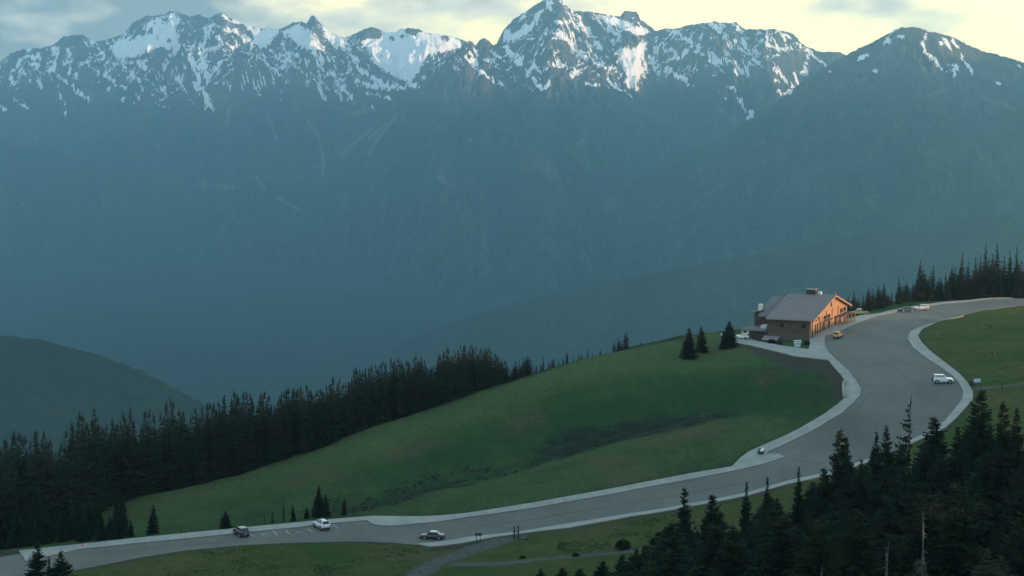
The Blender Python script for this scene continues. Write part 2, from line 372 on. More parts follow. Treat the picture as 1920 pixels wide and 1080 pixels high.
def sheet(name, poly, off, m, skirt=.3, step=3.0, kind='structure'):
    # densify edge, triangulate with interior points, follow the ground
    b = []
    for i in range(len(poly)):
        p, q = np.array(poly[i]), np.array(poly[(i + 1) % len(poly)])
        n = max(1, int(np.hypot(*(q - p)) / 2.0))
        for k in range(n): b.append(tuple(p + (q - p) * k / n))
    bx = np.array(b); x0, y0 = bx.min(0); x1, y1 = bx.max(0)
    ix, iy = np.meshgrid(np.arange(x0, x1, step), np.arange(y0, y1, step)); ix = ix.ravel(); iy = iy.ravel()
    ok = inpoly(ix, iy, b) & (segdist(ix, iy, b, True) > step * .4)
    pts = [Vector(p) for p in b] + [Vector((x, y)) for x, y in zip(ix[ok], iy[ok])]
    vs, es, fs, ov, oe, of = geometry.delaunay_2d_cdt(pts, [], [list(range(len(b)))], 1, 1e-5)
    V = np.array([tuple(v) for v in vs]); Z = H(V[:, 0], V[:, 1]) + off
    co = [tuple(v) for v in np.c_[V, Z]]; faces = [tuple(f) for f in fs]
    cnt = {}
    for f in faces:
        for i in range(3):
            e_ = (f[i], f[(i + 1) % 3]); cnt[e_] = cnt.get(e_, 0) + 1
    top = len(faces); low = {}
    for (p, q) in list(cnt):
        if (q, p) in cnt: continue
        for r in (p, q):
            if r not in low: low[r] = len(co); co.append((co[r][0], co[r][1], co[r][2] - skirt))
        faces.append((q, p, low[p], low[q]))
    me = tri_mesh(name, co, faces)
    me.materials.append(m); me.materials.append(M_CURB)
    for i, pl in enumerate(me.polygons):
        if i >= top: pl.material_index = 1 if m is M_CONC else 0
        else: pl.use_smooth = False
    o = link(name, me); tag(o, kind=kind); return o
sheet('road', ASPH, .06, M_ASPH, .4)
sheet('pavement', WALK1, .21, M_CONC, .5, 2.5)
sheet('pavement', WALK2, .20, M_CONC, .5, 2.5)
sheet('pavement', WALK3, .21, M_CONC, .5, 2.5)
sheet('pavement', WALK4, .19, M_CONC, .5, 2.5)
M_JOINT = mat('pavement_joint', (.20, .20, .175), .9, noise=(2, (.26, .26, .23), .4, .6))
def joints(inner, outer, off, gap=2.6, wd=.05):
    co, f = [], []; q = gp(outer); p = gp(inner)
    for i in range(len(p) - 1):
        (xa, ya), (xb, yb) = p[i], p[i + 1]; L_ = math.hypot(xb - xa, yb - ya); n = int(L_ / gap)
        for k_ in range(n):
            t = (k_ + .5) / n; cx, cy = xa + (xb - xa) * t, ya + (yb - ya) * t; best = None
            for j in range(len(q) - 1):
                (x0, y0), (x1, y1) = q[j], q[j + 1]; l2 = (x1 - x0) ** 2 + (y1 - y0) ** 2 + 1e-9
                u = min(1, max(0, ((cx - x0) * (x1 - x0) + (cy - y0) * (y1 - y0)) / l2)); e_ = (x0 + (x1 - x0) * u, y0 + (y1 - y0) * u)
                d = math.hypot(e_[0] - cx, e_[1] - cy)
                if best is None or d < best[0]: best = (d, e_)
            d, (ex, ey) = best
            if d > 6 or d < .8: continue
            tx, ty = (xb - xa) / L_ * wd, (yb - ya) / L_ * wd; b = len(co)
            for s in (.05, .5, .95):
                x, y = cx + (ex - cx) * s, cy + (ey - cy) * s; z = hz(x, y) + off
                co += [(x - tx, y - ty, z), (x + tx, y + ty, z)]
            f += [(b, b + 1, b + 3, b + 2), (b + 2, b + 3, b + 5, b + 4)]
    tag(link('pavement_joints', tri_mesh('pavement_joints', co, f), M_JOINT), kind='structure')
joints(walk1_in[::-1], walk1_out, .222)
joints(walk3_road, walk3_out[::-1], .222)
# ------------------------------------------------------------------ the mountains beyond the valley, one range behind another
LAYERS = [  # crest in photo pixels, forward depth, front slope, rockiness, silhouette jag
 ([(-500,250),(-250,190),(-100,165),(0,124),(30,100),(52,92),(90,89),(110,84),(130,68),(165,64),(178,72),(190,78),(215,72),(240,64),(262,40),(285,29),(318,27),(328,20),(345,23),(365,31),(380,27),(400,34),(412,27),(424,24),(440,34),(470,47),(500,52),(530,54),(556,42),(572,39),(580,44),(588,29),(594,29),(605,43),(625,61),(650,70),(668,64),(682,56),(700,50),(712,53),(722,60),(745,60),(752,54),(775,52),(796,57),(806,62),(840,66),(870,75),(900,88),(960,120),(1100,160),(2500,300)], 15300, .42, 1, 2.2),
 ([(-500,400),(500,300),(800,170),(900,105),(932,79),(945,55),(962,36),(985,22),(1000,10),(1018,0),(1036,-4),(1052,0),(1062,12),(1078,20),(1110,22),(1140,28),(1160,30),(1166,20),(1190,21),(1198,35),(1215,48),(1226,58),(1240,53),(1262,53),(1290,46),(1332,40),(1362,43),(1375,41),(1392,55),(1402,54),(1445,54),(1480,62),(1495,80),(1508,88),(1530,96),(1565,97),(1600,110),(1700,130),(2500,260)], 13800, .44, 1, 2.0),
 ([(-500,520),(300,420),(560,330),(640,280),(700,232),(745,188),(775,158),(800,135),(822,116),(850,101),(862,92),(872,80),(884,76),(893,84),(900,74),(908,70),(918,77),(930,88),(950,84),(975,73),(1000,64),(1020,53),(1028,53),(1045,74),(1075,102),(1110,128),(1150,158),(1200,195),(1260,230),(1400,300),(1700,420),(2500,600)], 12300, .45, 1, 2.0),
 ([(-500,700),(1000,420),(1200,330),(1330,265),(1400,226),(1440,196),(1480,165),(1530,130),(1570,108),(1605,88),(1640,72),(1662,58),(1678,50),(1692,51),(1704,50),(1716,50),(1722,57),(1745,60),(1780,70),(1800,82),(1835,96),(1870,104),(1920,120),(2000,150),(2200,230),(2500,280)], 10800, .42, .75, 1.9),
 ([(-500,190),(-200,215),(0,258),(150,290),(300,330),(420,385),(560,455),(680,510),(800,560),(1000,660),(1300,800),(2500,1300)], 12400, .40, .3, .8),
 ([(-500,1600),(0,1000),(420,850),(600,735),(750,640),(900,585),(1000,556),(1120,530),(1250,505),(1400,478),(1550,450),(1700,425),(1920,392),(2200,350),(2500,330)], 7400, .38, .1, .8),
 ([(-500,600),(-200,612),(0,627),(50,632),(100,641),(150,654),(200,670),(250,689),(300,712),(350,740),(400,768),(500,845),(700,1000),(2500,2500)], 3550, .34, 0, .8)]
pxs = np.concatenate([np.arange(-480, -20, 10.), np.arange(-20, 1940, 1.7), np.arange(1940, 2440, 10.)])
Ys = np.concatenate([np.geomspace(760, 2500, 30)[:-1], np.arange(2500, 3000, 40.), np.arange(3000, 3900, 14.), np.arange(3900, 6600, 60.), np.arange(6600, 7900, 20.), np.arange(7900, 9500, 40.), np.arange(9500, 15600, 13.), np.arange(15600, 16600, 60.)])
PX, YY = np.meshgrid(pxs, Ys)
XX = (PX - 960) / F / CP * YY
ZZ = np.full(PX.shape, -905.0) + 25 * fbm(XX / 900, YY / 900, 4, 3)
def warp(s): return 60 * fbm(XX / 500, YY / 500, 4, s)
for li, (cp, D, sl, rocky, jag) in enumerate(LAYERS):
    cp = np.array(cp, float)
    cy = np.interp(pxs, cp[:, 0], cp[:, 1])
    if li > 2: # rounded ridge lines
        kern = np.hanning(25); kern /= kern.sum(); cy2 = np.convolve(np.pad(cy, 12, 'edge'), kern, 'valid'); cy = cy * (.4 if li == 3 else 0) + cy2 * (.6 if li == 3 else 1)
    cy = cy + jag * (fbm(pxs / 9, pxs * 0 + li, 4, 31 + li, .65) * 1.6)
    Dc = D + 260 * fbm(pxs / 260, pxs * 0 + .5, 2, 50 + li) * (2 if rocky > .5 else 1 if rocky else .4)
    u, b = px_dir(pxs, cy)
    zc = (CZ + b * Dc)[None]; Dc = Dc[None]
    dist = Dc - YY
    fr = np.maximum(dist, 0); bk = np.maximum(-dist, 0)
    spur = ridged(XX / 760 + .35 * fbm(XX / 700, YY / 700, 3, 7 + li), YY / 2300, 5, 70 + li, .55)
    fine = ridged(XX / 170 + .6 * fbm(XX / 300, YY / 300, 3, 9 + li), YY / 380, 5, 90 + li, .6)
    ramp = np.clip(fr / 900, 0, 1) ** .8
    z = zc - sl * fr * (1.15 - .15 * np.clip(fr / 2500, 0, 1)) - .62 * bk
    z = z + ramp * (330 * (spur - .62)) * (.55 + .45 * rocky if rocky else 0) + np.clip(fr / 260, 0, 1) * (75 * rocky + (22 if rocky else 5)) * (fine - .6)
    ZZ = np.maximum(ZZ, z)
# height above the near hill's far edge: stay under it
ZZ = np.where(YY < 1100, np.minimum(ZZ, -420 - (YY - 760) * .9), ZZ)
# snow lies in couloirs, bowls and on the glacier
SNOW_POLY = [
 [(200,76),(212,84),(225,72),(245,76),(262,60),(270,45),(298,31),(328,24),(340,34),(332,48),(336,68),(332,84),(318,94),(300,88),(275,100),(250,108),(222,112),(210,98)],
 [(677,74),(688,92),(705,122),(735,142),(772,155),(786,134),(795,120),(800,104),(835,96),(864,90),(868,78),(850,68),(830,60),(806,64),(796,54),(780,66),(765,66),(752,52),(738,58),(722,58),(712,72),(700,72)],
 [(530,61),(556,46),(576,52),(598,72),(600,92),(586,100),(566,90),(548,74)],
 [(603,42),(620,58),(642,66),(648,98),(626,88),(608,68)],
 [(470,54),(500,56),(524,58),(505,84),(490,92),(476,80)],
 [(1160,86),(1180,92),(1200,80),(1216,78),(1206,108),(1198,150),(1190,166),(1178,146),(1160,124),(1150,104)],
 [(1108,24),(1150,31),(1165,34),(1190,44),(1222,60),(1198,68),(1165,54),(1130,42)],
 [(938,80),(950,52),(962,62),(992,50),(988,64),(962,80)],
 [(1605,116),(1612,104),(1632,98),(1630,106),(1615,114)],
]
SNOW_LINE = [
 ([(36,115),(30,130),(20,143),(22,155),(32,166)],5),([(52,95),(58,105),(70,122)],5),([(42,130),(50,142),(58,156)],4),([(68,100),(78,112)],3),
 ([(108,90),(105,110),(95,132),(88,128)],7),([(125,90),(133,105),(131,135)],7),([(140,136),(143,148)],5),([(73,145),(78,163)],6),([(108,140),(126,156)],4),
 ([(165,65),(178,80),(190,98),(203,112)],5),([(150,117),(175,115),(205,108)],4),([(330,92),(320,110)],4),([(345,85),(370,90),(385,75),(400,60)],5),
 ([(355,100),(372,150),(366,160),(385,180),(397,200)],9),([(380,110),(388,150)],10),([(375,100),(420,80)],7),([(385,55),(400,45),(430,55)],5),([(415,28),(440,38),(470,50),(520,55)],6),
 ([(405,70),(440,90),(420,110),(395,140)],4),([(440,55),(480,90)],7),([(445,118),(425,138)],3),([(480,120),(488,150)],2.5),([(500,120),(540,152)],3),
 ([(176,130),(215,150)],4),([(180,140),(215,148)],4),([(205,155),(235,165),(230,190)],4),([(225,118),(250,140),(262,155)],4),([(240,145),(270,150),(262,180)],3.5),([(265,125),(285,135)],4),
 ([(250,170),(262,185),(250,195)],3),([(285,175),(300,198),(315,202)],3),([(255,115),(285,130)],4),([(135,160),(145,175),(170,187)],6),([(108,175),(122,195),(125,215)],4),([(25,185),(52,202)],5),([(-5,198),(8,203)],5),
 ([(328,122),(338,155),(350,175),(364,198)],3),([(590,100),(605,110),(605,135),(625,137)],7),([(590,150),(610,185)],4),([(625,160),(640,185)],5),([(510,95),(545,115),(530,85)],5),([(200,120),(240,118),(275,112)],4),
 ([(300,150),(312,178),(300,190)],3),([(520,110),(560,128),(580,145)],3),([(545,100),(575,112)],4),([(400,100),(412,120),(400,128)],3),([(470,100),(500,105)],4),([(430,60),(455,95),(500,118)],3),
 ([(640,65),(655,100),(690,140),(720,160)],6),([(650,80),(670,130),(710,150)],4),([(640,165),(668,192)],6),([(670,150),(700,165),(760,165)],5),([(690,175),(740,185)],5),([(700,160),(780,160)],7),([(690,200),(700,203)],3),([(655,120),(662,145)],4),
 ([(797,108),(805,100),(815,108)],3),([(868,98),(890,125),(915,145),(950,163)],6),([(880,100),(915,112),(930,110)],5),([(922,95),(945,115)],5),([(890,120),(900,140)],4),
 ([(948,88),(975,115),(1000,145),(1015,163),(1030,155)],8),([(960,100),(990,115),(1010,135)],7),([(1025,130),(1045,122),(1060,125)],6),([(1075,130),(1072,140)],6),([(960,145),(985,160),(1000,170)],3),
 ([(1030,3),(1012,25),(1000,45),(985,65),(960,75)],7),([(985,25),(975,40)],5),([(1045,0),(1078,18)],3),([(1025,53),(1022,62)],4),([(990,73),(998,73)],4),
 ([(1042,58),(1065,75),(1085,100),(1110,115),(1140,125),(1160,140),(1185,160),(1195,165)],9),([(1085,45),(1110,65),(1125,90)],8),([(1070,60),(1100,80),(1115,105)],5),([(1040,40),(1060,45),(1085,32)],5),
 ([(1135,150),(1165,170),(1185,180)],4),([(1145,50),(1165,75)],8),([(1230,95),(1220,115),(1205,130)],6),([(1245,75),(1215,110)],4),([(1100,155),(1125,160)],4),
 ([(1245,95),(1265,95),(1270,110),(1250,112),(1245,100)],4),([(1255,55),(1280,65)],5),([(1245,125),(1280,150)],5),([(1280,70),(1300,80),(1290,95),(1280,105)],6),([(1300,95),(1340,110),(1365,115)],3.5),([(1280,140),(1300,170)],5),
 ([(1330,42),(1350,60),(1355,45)],6),([(1375,45),(1390,58)],5),([(1358,70),(1375,95),(1380,80)],5),([(1390,75),(1410,105),(1422,118)],5),([(1405,88),(1430,105)],5),([(1438,52),(1440,85),(1470,92),(1485,88)],4),([(1420,72),(1440,80)],5),
 ([(1450,105),(1455,130),(1480,155),(1488,165)],5),([(1455,60),(1480,68)],7),([(1495,80),(1515,110),(1512,135),(1495,155),(1490,140),(1510,135)],4.5),([(1510,90),(1540,115),(1555,130)],4),
 ([(1375,130),(1388,148)],3),([(1400,145),(1430,165)],2),([(1370,163),(1376,170)],6),([(1350,170),(1362,182)],3),([(1388,185),(1395,205),(1415,215),(1400,223)],5),([(1455,150),(1465,155)],4),([(1460,170),(1470,178),(1482,170)],5),([(1340,138),(1343,140)],5),
 ([(1683,50),(1674,60)],7),([(1650,77),(1668,72)],4),([(1656,84),(1675,72),(1698,67)],4),([(1635,130),(1645,134)],4),([(1740,60),(1730,80),(1735,98),(1752,115),(1765,130),(1785,138),(1790,128)],5),
 ([(1768,75),(1780,85)],7),([(1785,78),(1795,90)],5),([(1803,100),(1805,115),(1820,130),(1820,143)],3.5),([(1855,148),(1875,156)],2.5),([(1908,120),(1915,126)],4),([(1775,120),(1800,125)],3.5)]
ROCK = [(355,62,16,22),(282,57,5,7),(310,39,6,7),(294,70,4,5),(318,77,4,4),(695,54,10,8),(770,54,8,6),(712,50,5,4),(735,72,5,5),(715,108,3,3),(755,68,4,5),(835,72,7,7),(590,42,10,16),(440,112,22,14),(1145,108,22,6),(1178,75,16,9),(1120,60,14,16),(268,62,6,6),(1150,76,9,12)]
px_, py_ = proj(XX, YY, ZZ)
jx = px_ + 9 * fbm(XX / 42, YY / 70, 5, 200, .8) ; jy = py_ + 7 * fbm(XX / 42, YY / 70, 5, 201, .8)
sel = (py_ < 240) & (px_ > -60) & (px_ < 1980) & (YY > 8500)
ax, ay = jx[sel], jy[sel]
sd = np.full(ax.shape, 60.0)
for q in SNOW_POLY:
    s = segdist(ax, ay, q, True); sd = np.minimum(sd, np.where(inpoly(ax, ay, q), -s, s))
wmod = .62 + 1.5 * fbm(XX[sel] / 55, YY[sel] / 55, 3, 205)
for q, wd in SNOW_LINE: sd = np.minimum(sd, segdist(ax, ay, q) - wd * wmod)
sd = sd + np.where((ax > 660) & (ax < 860), 7, 22) * np.clip(fbm(XX[sel] / 30 + .7 * YY[sel] / 60, YY[sel] / 80, 4, 206, .7) - .03, 0, 1)
for (x, y, rx, ry) in ROCK: sd = np.maximum(sd, (1 - np.hypot((ax - x) / rx, (ay - y) / ry)) * min(rx, ry))
snow = np.zeros(PX.shape); snow[sel] = np.clip(.5 - sd / 3.2, 0, 1)
# thin remains of snow in the small gullies of the high rock
line = np.interp(px_, [0, 130, 300, 640, 760, 900, 1200, 1420, 1560, 1700, 1900], [190, 170, 200, 195, 170, 160, 178, 165, 85, 75, 105])
hi = np.clip((line - py_) / 40, 0, 1) * (YY > 9500)
strk = ridged(XX / 70 + .8 * fbm(XX / 160, YY / 160, 3, 301), YY / 260, 4, 300, .6)
def blur(a, ry, rx):
    for ax_, r_ in ((0, ry), (1, rx)):
        p_ = np.pad(a, [(r_ + 1, r_) if k == ax_ else (0, 0) for k in (0, 1)], 'edge'); cs = np.cumsum(p_, ax_); n_ = 2 * r_ + 1
        a = (np.take(cs, range(n_, cs.shape[ax_]), ax_) - np.take(cs, range(0, cs.shape[ax_] - n_), ax_)) / n_
    return a
conc = (blur(ZZ, 5, 9) - ZZ) / 9.0
tilt = np.where(fbm(XX / 900, YY / 900, 2, 310) > -.12, .75, -.75)
an = fbm(XX / 24 + tilt * YY / 24, YY / 120, 4, 311, .7) + .35 * fbm(XX / 150, YY / 150, 3, 312)
snow = np.maximum(snow, np.clip(.05 + 3.0 * (an - .39 + .36 * hi) + .15 * conc, 0, .8) * (hi > .02) * np.clip(hi * 5, 0, 1))
rockm = np.clip((ZZ - (CZ - 120) + 160 * fbm(XX / 600, YY / 900, 4, 303)) / 220, 0, 1) * (YY > 9000)
SCREE = [[(575,225),(598,255),(606,300),(604,330)],[(745,215),(715,250),(690,290)],[(722,232),(690,262)],[(640,292),(668,265),(700,240)],[(620,198),(665,214),(700,206)],[(1350,205),(1380,228)],[(1792,150),(1778,165),(1745,178)],[(1085,272),(1096,260)],[(880,262),(895,266)],[(478,330),(497,354)],
 [(1605,132),(1650,134),(1690,118)],[(430,200),(425,235)],[(500,210),(520,262)],[(380,345),(440,352)],[(520,372),(560,392)],[(820,330),(850,352)],[(1000,300),(1030,318)],[(1840,180),(1900,205)]]
scree = np.zeros(PX.shape); sel2 = (py_ < 420) & (px_ > -20) & (px_ < 1940) & (YY > 8500)
qx, qy = jx[sel2], jy[sel2]; dm = np.full(qx.shape, 50.)
for q in SCREE: dm = np.minimum(dm, segdist(qx, qy, q))
scree[sel2] = np.clip(1.2 - dm / 3.0, 0, .8)
M_MTN = mat('mountain_rock', rough=1, spec=.02); nt = M_MTN.node_tree; _b = nt.nodes['Principled BSDF']
forest = mixc(nt, nz(nt, .0035, 8, .65), (.012, .024, .014), (.024, .038, .022))
forest = mixc(nt, mth(nt, 'MULTIPLY', nz(nt, .0016, 6, .6, lo=.52, hi=.68), .5), forest, (.050, .060, .034))
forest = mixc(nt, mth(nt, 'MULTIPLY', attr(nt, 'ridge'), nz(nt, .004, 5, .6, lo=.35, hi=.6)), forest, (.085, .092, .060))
forest = mixc(nt, nz(nt, .03, 5, .7, lo=.4, hi=.62), forest, (.010, .022, .014))
rock = mixc(nt, nz(nt, .004, 8, .7), (.060, .058, .056), (.13, .12, .11))
rock = mixc(nt, nz(nt, .02, 6, .7, lo=.45, hi=.65, stretch=((1, .35, .6), .5)), rock, (.045, .045, .045))
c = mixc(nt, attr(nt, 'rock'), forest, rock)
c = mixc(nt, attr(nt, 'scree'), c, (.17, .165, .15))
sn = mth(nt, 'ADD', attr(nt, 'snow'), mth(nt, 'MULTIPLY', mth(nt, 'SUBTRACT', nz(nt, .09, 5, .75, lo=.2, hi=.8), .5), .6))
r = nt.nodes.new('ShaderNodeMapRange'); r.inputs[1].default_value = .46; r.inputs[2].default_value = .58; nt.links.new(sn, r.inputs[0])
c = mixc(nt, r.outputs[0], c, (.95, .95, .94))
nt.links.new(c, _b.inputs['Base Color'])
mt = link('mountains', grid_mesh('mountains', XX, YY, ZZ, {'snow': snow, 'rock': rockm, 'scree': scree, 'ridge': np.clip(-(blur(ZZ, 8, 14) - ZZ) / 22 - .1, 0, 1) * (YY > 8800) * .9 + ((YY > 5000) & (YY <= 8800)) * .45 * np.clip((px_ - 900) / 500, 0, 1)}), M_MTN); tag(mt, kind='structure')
print('mountain verts', XX.size, 'z', ZZ.min(), ZZ.max())

# ------------------------------------------------------------------ unseen ridge added beyond the right edge to keep the low sun off the valley
rx = np.arange(3900, 7300, 60.); ry = np.arange(100, 12500, 120.)
RX, RY = np.meshgrid(rx, ry)
env = np.clip((RY - 150) / 900, 0, 1) * np.clip((12500 - RY) / 900, 0, 1)
RZ = -700 + env * (1240 - 1.0 * np.abs(RX - 5900) * .62) + 150 * ridged(RX / 900, RY / 900, 4, 77) * env
tag(link('ridge', grid_mesh('ridge', RX, RY, np.maximum(RZ, -900), {'snow': RX * 0, 'rock': RX * 0, 'ridge': RX * 0, 'scree': RX * 0}), M_MTN), kind='structure')  # added unseen ridge, only there to block the low sun

# ------------------------------------------------------------------ conifers
def needle_mat(name, a, b, cwarm):
    m = mat(name, rough=1, spec=.05); nt = m.node_tree; _b = nt.nodes['Principled BSDF']
    oi = nt.nodes.new('ShaderNodeObjectInfo')
    c = mixc(nt, nz(nt, .9, 4, .6), a, b)
    c = mixc(nt, mth(nt, 'MULTIPLY', oi.outputs['Random'], .5), c, cwarm)
    nt.links.new(c, _b.inputs['Base Color']); return m
M_NEED = needle_mat('fir_needles', (.007, .015, .010), (.024, .040, .021), (.022, .028, .016))
M_NEEDF = needle_mat('forest_needles', (.016, .026, .017), (.029, .044, .026), (.040, .038, .024))
M_NEEDY = needle_mat('young_fir_needles', (.07, .085, .03), (.09, .10, .04), (.08, .08, .03))
M_BARK = mat('fir_bark', (.040, .033, .028), .95, noise=(3, (.06, .052, .045), .4, .6))
M_DEAD = mat('dead_wood', (.15, .15, .145), .9, noise=(3, (.09, .085, .08), .4, .65))
def cone_trunk(Ht, r0, lean=0, n=7, seg=6, rnd=None):
    co, f = [], []
    for i in range(seg + 1):
        t = i / seg; r = r0 * (1 - t) ** .8 + .012
        cx = lean * t * t * Ht
        for k in range(n): a = 2 * math.pi * k / n; co.append((cx + r * math.cos(a), r * math.sin(a), Ht * t))
    for i in range(seg):
        for k in range(n): f.append((i * n + k, i * n + (k + 1) % n, (i + 1) * n + (k + 1) % n, (i + 1) * n + k))
    f.append(tuple(range(seg * n, seg * n + n))); return co, f
def crown(seed, levels, nb, seg, Rr, low=.04, power=.8, thin=1., lop=0., spire=0., Ht=10.):
    rd = random.Random(seed); co, f = [], []
    gaps = [rd.uniform(.15, .95) for _ in range(3)]
    for i in range(levels):
        t = low + (1 - low) * (min(levels, i + rd.random()) / levels)
        prof = (1 - t) ** power * (1 if power >= .72 else min(1, (1 - t) / .22) ** .6)
        if t > 1 - spire: prof *= .62
        if any(abs(t - g) < .018 for g in gaps): prof *= .55
        for k in range(nb if t < .85 else max(3, nb - 2)):
            if rd.random() > thin: continue
            a = rd.random() * 2 * math.pi
            ln = Rr * prof * rd.uniform(.62, 1.12) + .10 + .14 * Rr / 2
            if rd.random() < .06: ln *= 1.3
            if lop: ln *= 1 + lop * math.cos(a)
            dx, dy = math.cos(a), math.sin(a); z0 = min(.995, t + rd.uniform(-.018, .018)) * Ht
            dr = rd.uniform(.25, .5) * (1 - .6 * t); up = rd.uniform(.12, .3)
            def pt(s): return (dx * ln * s, dy * ln * s, z0 - ln * dr * s + ln * up * s * s)
            wd = ln * rd.uniform(.17, .26) + .05
            for q in range(seg):
                s0 = .12 + .88 * q / seg; s1 = min(1.06, .12 + .88 * (q + 1.25) / seg); sm = (s0 + s1) / 2
                p0, p1, pm_ = pt(s0), pt(s1), pt(sm)
                w_ = wd * (1.15 - .75 * sm) * rd.uniform(.7, 1.3); dn = w_ * rd.uniform(.25, .8)
                b = len(co)
                co += [p0, (pm_[0] - dy * w_, pm_[1] + dx * w_, pm_[2] - dn), p1, (pm_[0] + dy * w_, pm_[1] - dx * w_, pm_[2] - dn * rd.uniform(.4, 1.3)), (pm_[0], pm_[1], pm_[2] - w_ * rd.uniform(.6, 1.3))]
                f += [(b, b + 1, b + 2), (b, b + 2, b + 3), (b, b + 4, b + 2)]
    b = len(co); co += [(.10, 0, Ht * .93), (-.06, .09, Ht * .93), (-.06, -.09, Ht * .93), (0, 0, Ht * 1.03)]
    f += [(b, b + 1, b + 3), (b + 1, b + 2, b + 3), (b + 2, b, b + 3)]
    return co, f
def proto(name, cr_, m, trunk_r=.16, lean=0):
    r = bpy.data.objects.new(name, None)
    tco, tf = cone_trunk(9.9, trunk_r, lean)
    tm = tri_mesh('trunk', tco, tf, True); tm.materials.append(M_BARK)
    cm_ = tri_mesh('crown', *cr_); cm_.materials.append(m)
    return (tm, cm_)
NEAR = [proto('n', crown(20 + i, 64, 10, 5, [3.3, 2.8, 3.7, 2.5, 3.0, 3.2][i], .02, [.75, .7, .8, .72, .68, .85][i], spire=[0, .1, 0, .15, 0, .06][i]), M_NEED) for i in range(6)]
THIN = proto('n', crown(77, 46, 6, 4, 1.7, .05, .6, .6, .6, 0), M_NEED, .16)
FARV = [proto('n', crown(50 + i, 58, 7, 2, [1.25, .95, 1.4, .8, 1.15, 1.3, .9][i], .02, [.6, .5, .7, .5, .6, .7, .45][i], spire=[.2, .3, .1, .4, .15, 0, .35][i]), M_NEEDF, .13) for i in range(7)]
YOUNG = proto('n', crown(91, 40, 7, 3, 1.9, .02, .8), M_NEEDY, .13)
TREE_XY = []
def tree(v, x, y, h, wid, label, group=None, name='fir_tree', cat='conifer', z=None):
    e = thing(name, label, cat, (x, y, (hz(x, y) if z is None else z) - .15), random.random() * 6.283, group)
    e.scale = (h / 10 * wid, h / 10 * wid, h / 10); e.rotation_euler = (random.gauss(0, .022), random.gauss(0, .022), random.random() * 6.283)
    link('trunk', v[0], None, e); link('crown', v[1], None, e)
    TREE_XY.append((x, y)); return e
def base_for(px, ptop, D):       # base position and height of a tree whose tip is seen at (px, ptop) at depth D
    a, b = px_dir(px, ptop); x, y = a * D, D
    g = hz(x, y); return x, y, (CZ + b * D) - g + .15
# foreground stand at lower right: named tips first
tip = [  # px, tip y, depth, variant, width, label
 (1703, 738, 285, 'T', 1.0, 'thin lopsided conifer with sparse branches rising above the foreground stand'),
 (1836, 730, 280, 2, 1.25, 'tallest broad conifer of the foreground stand, under the notice board'),
 (1574, 805, 262, 0, 1.05, 'left one of two joined conifers rising in front of the road'),
 (1593, 818, 268, 4, .9, 'right one of two joined conifers rising in front of the road'),
 (1288, 916, 255, 0, .7, 'slim conifer tip alone at the left end of the foreground stand'),
 (1397, 902, 270, 3, .6, 'narrow spire conifer crossing the near pavement, left of its twin spire'),
 (1440, 895, 272, 3, .55, 'narrow spire conifer crossing the road, left part of the foreground stand'),
 (1498, 876, 275, 3, .55, 'short pointed conifer tip against the grey road'),
 (1645, 808, 275, 1, .8, 'pointed conifer left of the thin lopsided tree'),
 (1672, 798, 280, 4, .85, 'bushy pointed conifer just left of the thin lopsided tree'),
 (1750, 782, 290, 2, 1.35, 'wide bushy conifer in front of the right pavement end'),
 (1892, 752, 265, 0, .85, 'left tip of two slender conifers at the right edge'),
 (1907, 765, 262, 4, .8, 'right tip of two slender conifers at the right edge'),
 (1866, 795, 268, 3, .6, 'short narrow conifer between the tallest tree and the right edge'),
 (1340, 925, 258, 2, .9, 'dense conifer near the left end of the foreground stand'),
 (1250, 985, 245, 1, .8, 'low conifer at the left foot of the foreground stand beside the trail'),
 (1545, 878, 262, 2, 1.0, 'rounded conifer beside the two joined ones'),
 (1620, 862, 262, 1, .9, 'shaded conifer right of the two joined ones'),
 (1795, 800, 275, 5, 1.0, 'dark bushy conifer left of the tallest broad one'),
]
used = []
for px, ty, D, v, wd, lab in tip:
    x, y, h = base_for(px, ty, D)
    tree(THIN if v == 'T' else NEAR[v], x, y, h, wd * (10 / h if h > 13 else 1) * (1.15 if h > 13 else 1), lab); used.append((x, y))
outl = [(1100, 1074), (1150, 1062), (1200, 1035), (1240, 1000), (1270, 965), (1300, 945), (1350, 935), (1400, 930), (1450, 925), (1500, 905), (1550, 880), (1600, 860), (1650, 848), (1700, 832), (1750, 806), (1800, 806), (1850, 800), (1900, 782), (1990, 775)]
ox = [p[0] for p in outl]; oy = [p[1] for p in outl]
rd = random.Random(5)
def off_road(x, y): return 0 if inpoly(np.array([x]), np.array([y]), ASPH)[0] else float(min(segdist(np.array([x]), np.array([y]), q, True)[0] for q in (ASPH, WALK4, WALK3)))
cnt = 0; tries = 0
FG_LAB = [(205, 'large dark conifer low in the foreground stand, near the bottom edge'), (240, 'dark conifer in the middle of the foreground stand, ringed by others'), (400, 'dark conifer on the far side of the foreground stand, towards the road')]
while cnt < 172 and tries < 20000:
    tries += 1
    D = 190 + 135 * rd.random(); px = rd.uniform(1130, 2000)
    x = px_dir(px, 500)[0] * D
    if min(((x - a) ** 2 + (D - b) ** 2) for a, b in used) < (2.1 if D > 220 else 2.6) ** 2: continue
    g = hz(x, D); h = rd.uniform(7.5, 16)
    lim = np.interp(px, ox, oy) + rd.uniform(0, 30)
    zt = CZ + px_dir(px, lim)[1] * D
    h = min(h, zt - g)
    if h < 4.0: continue
    if proj(x, D, g + h)[1] > 1075 or (D > 285 and off_road(x, D) < 5): continue
    if proj(x, D, g)[1] < np.interp(px, ox, oy) + 10: continue
    lab = next(l for q, l in FG_LAB if D < q)
    tree(NEAR[rd.randrange(6)], x, D, h, rd.uniform(1.0, 1.4) * (1.25 if h < 8 else 1), lab, 'conifers of the foreground stand at lower right'); used.append((x, D)); cnt += 1
print('fg trees', cnt, tries)
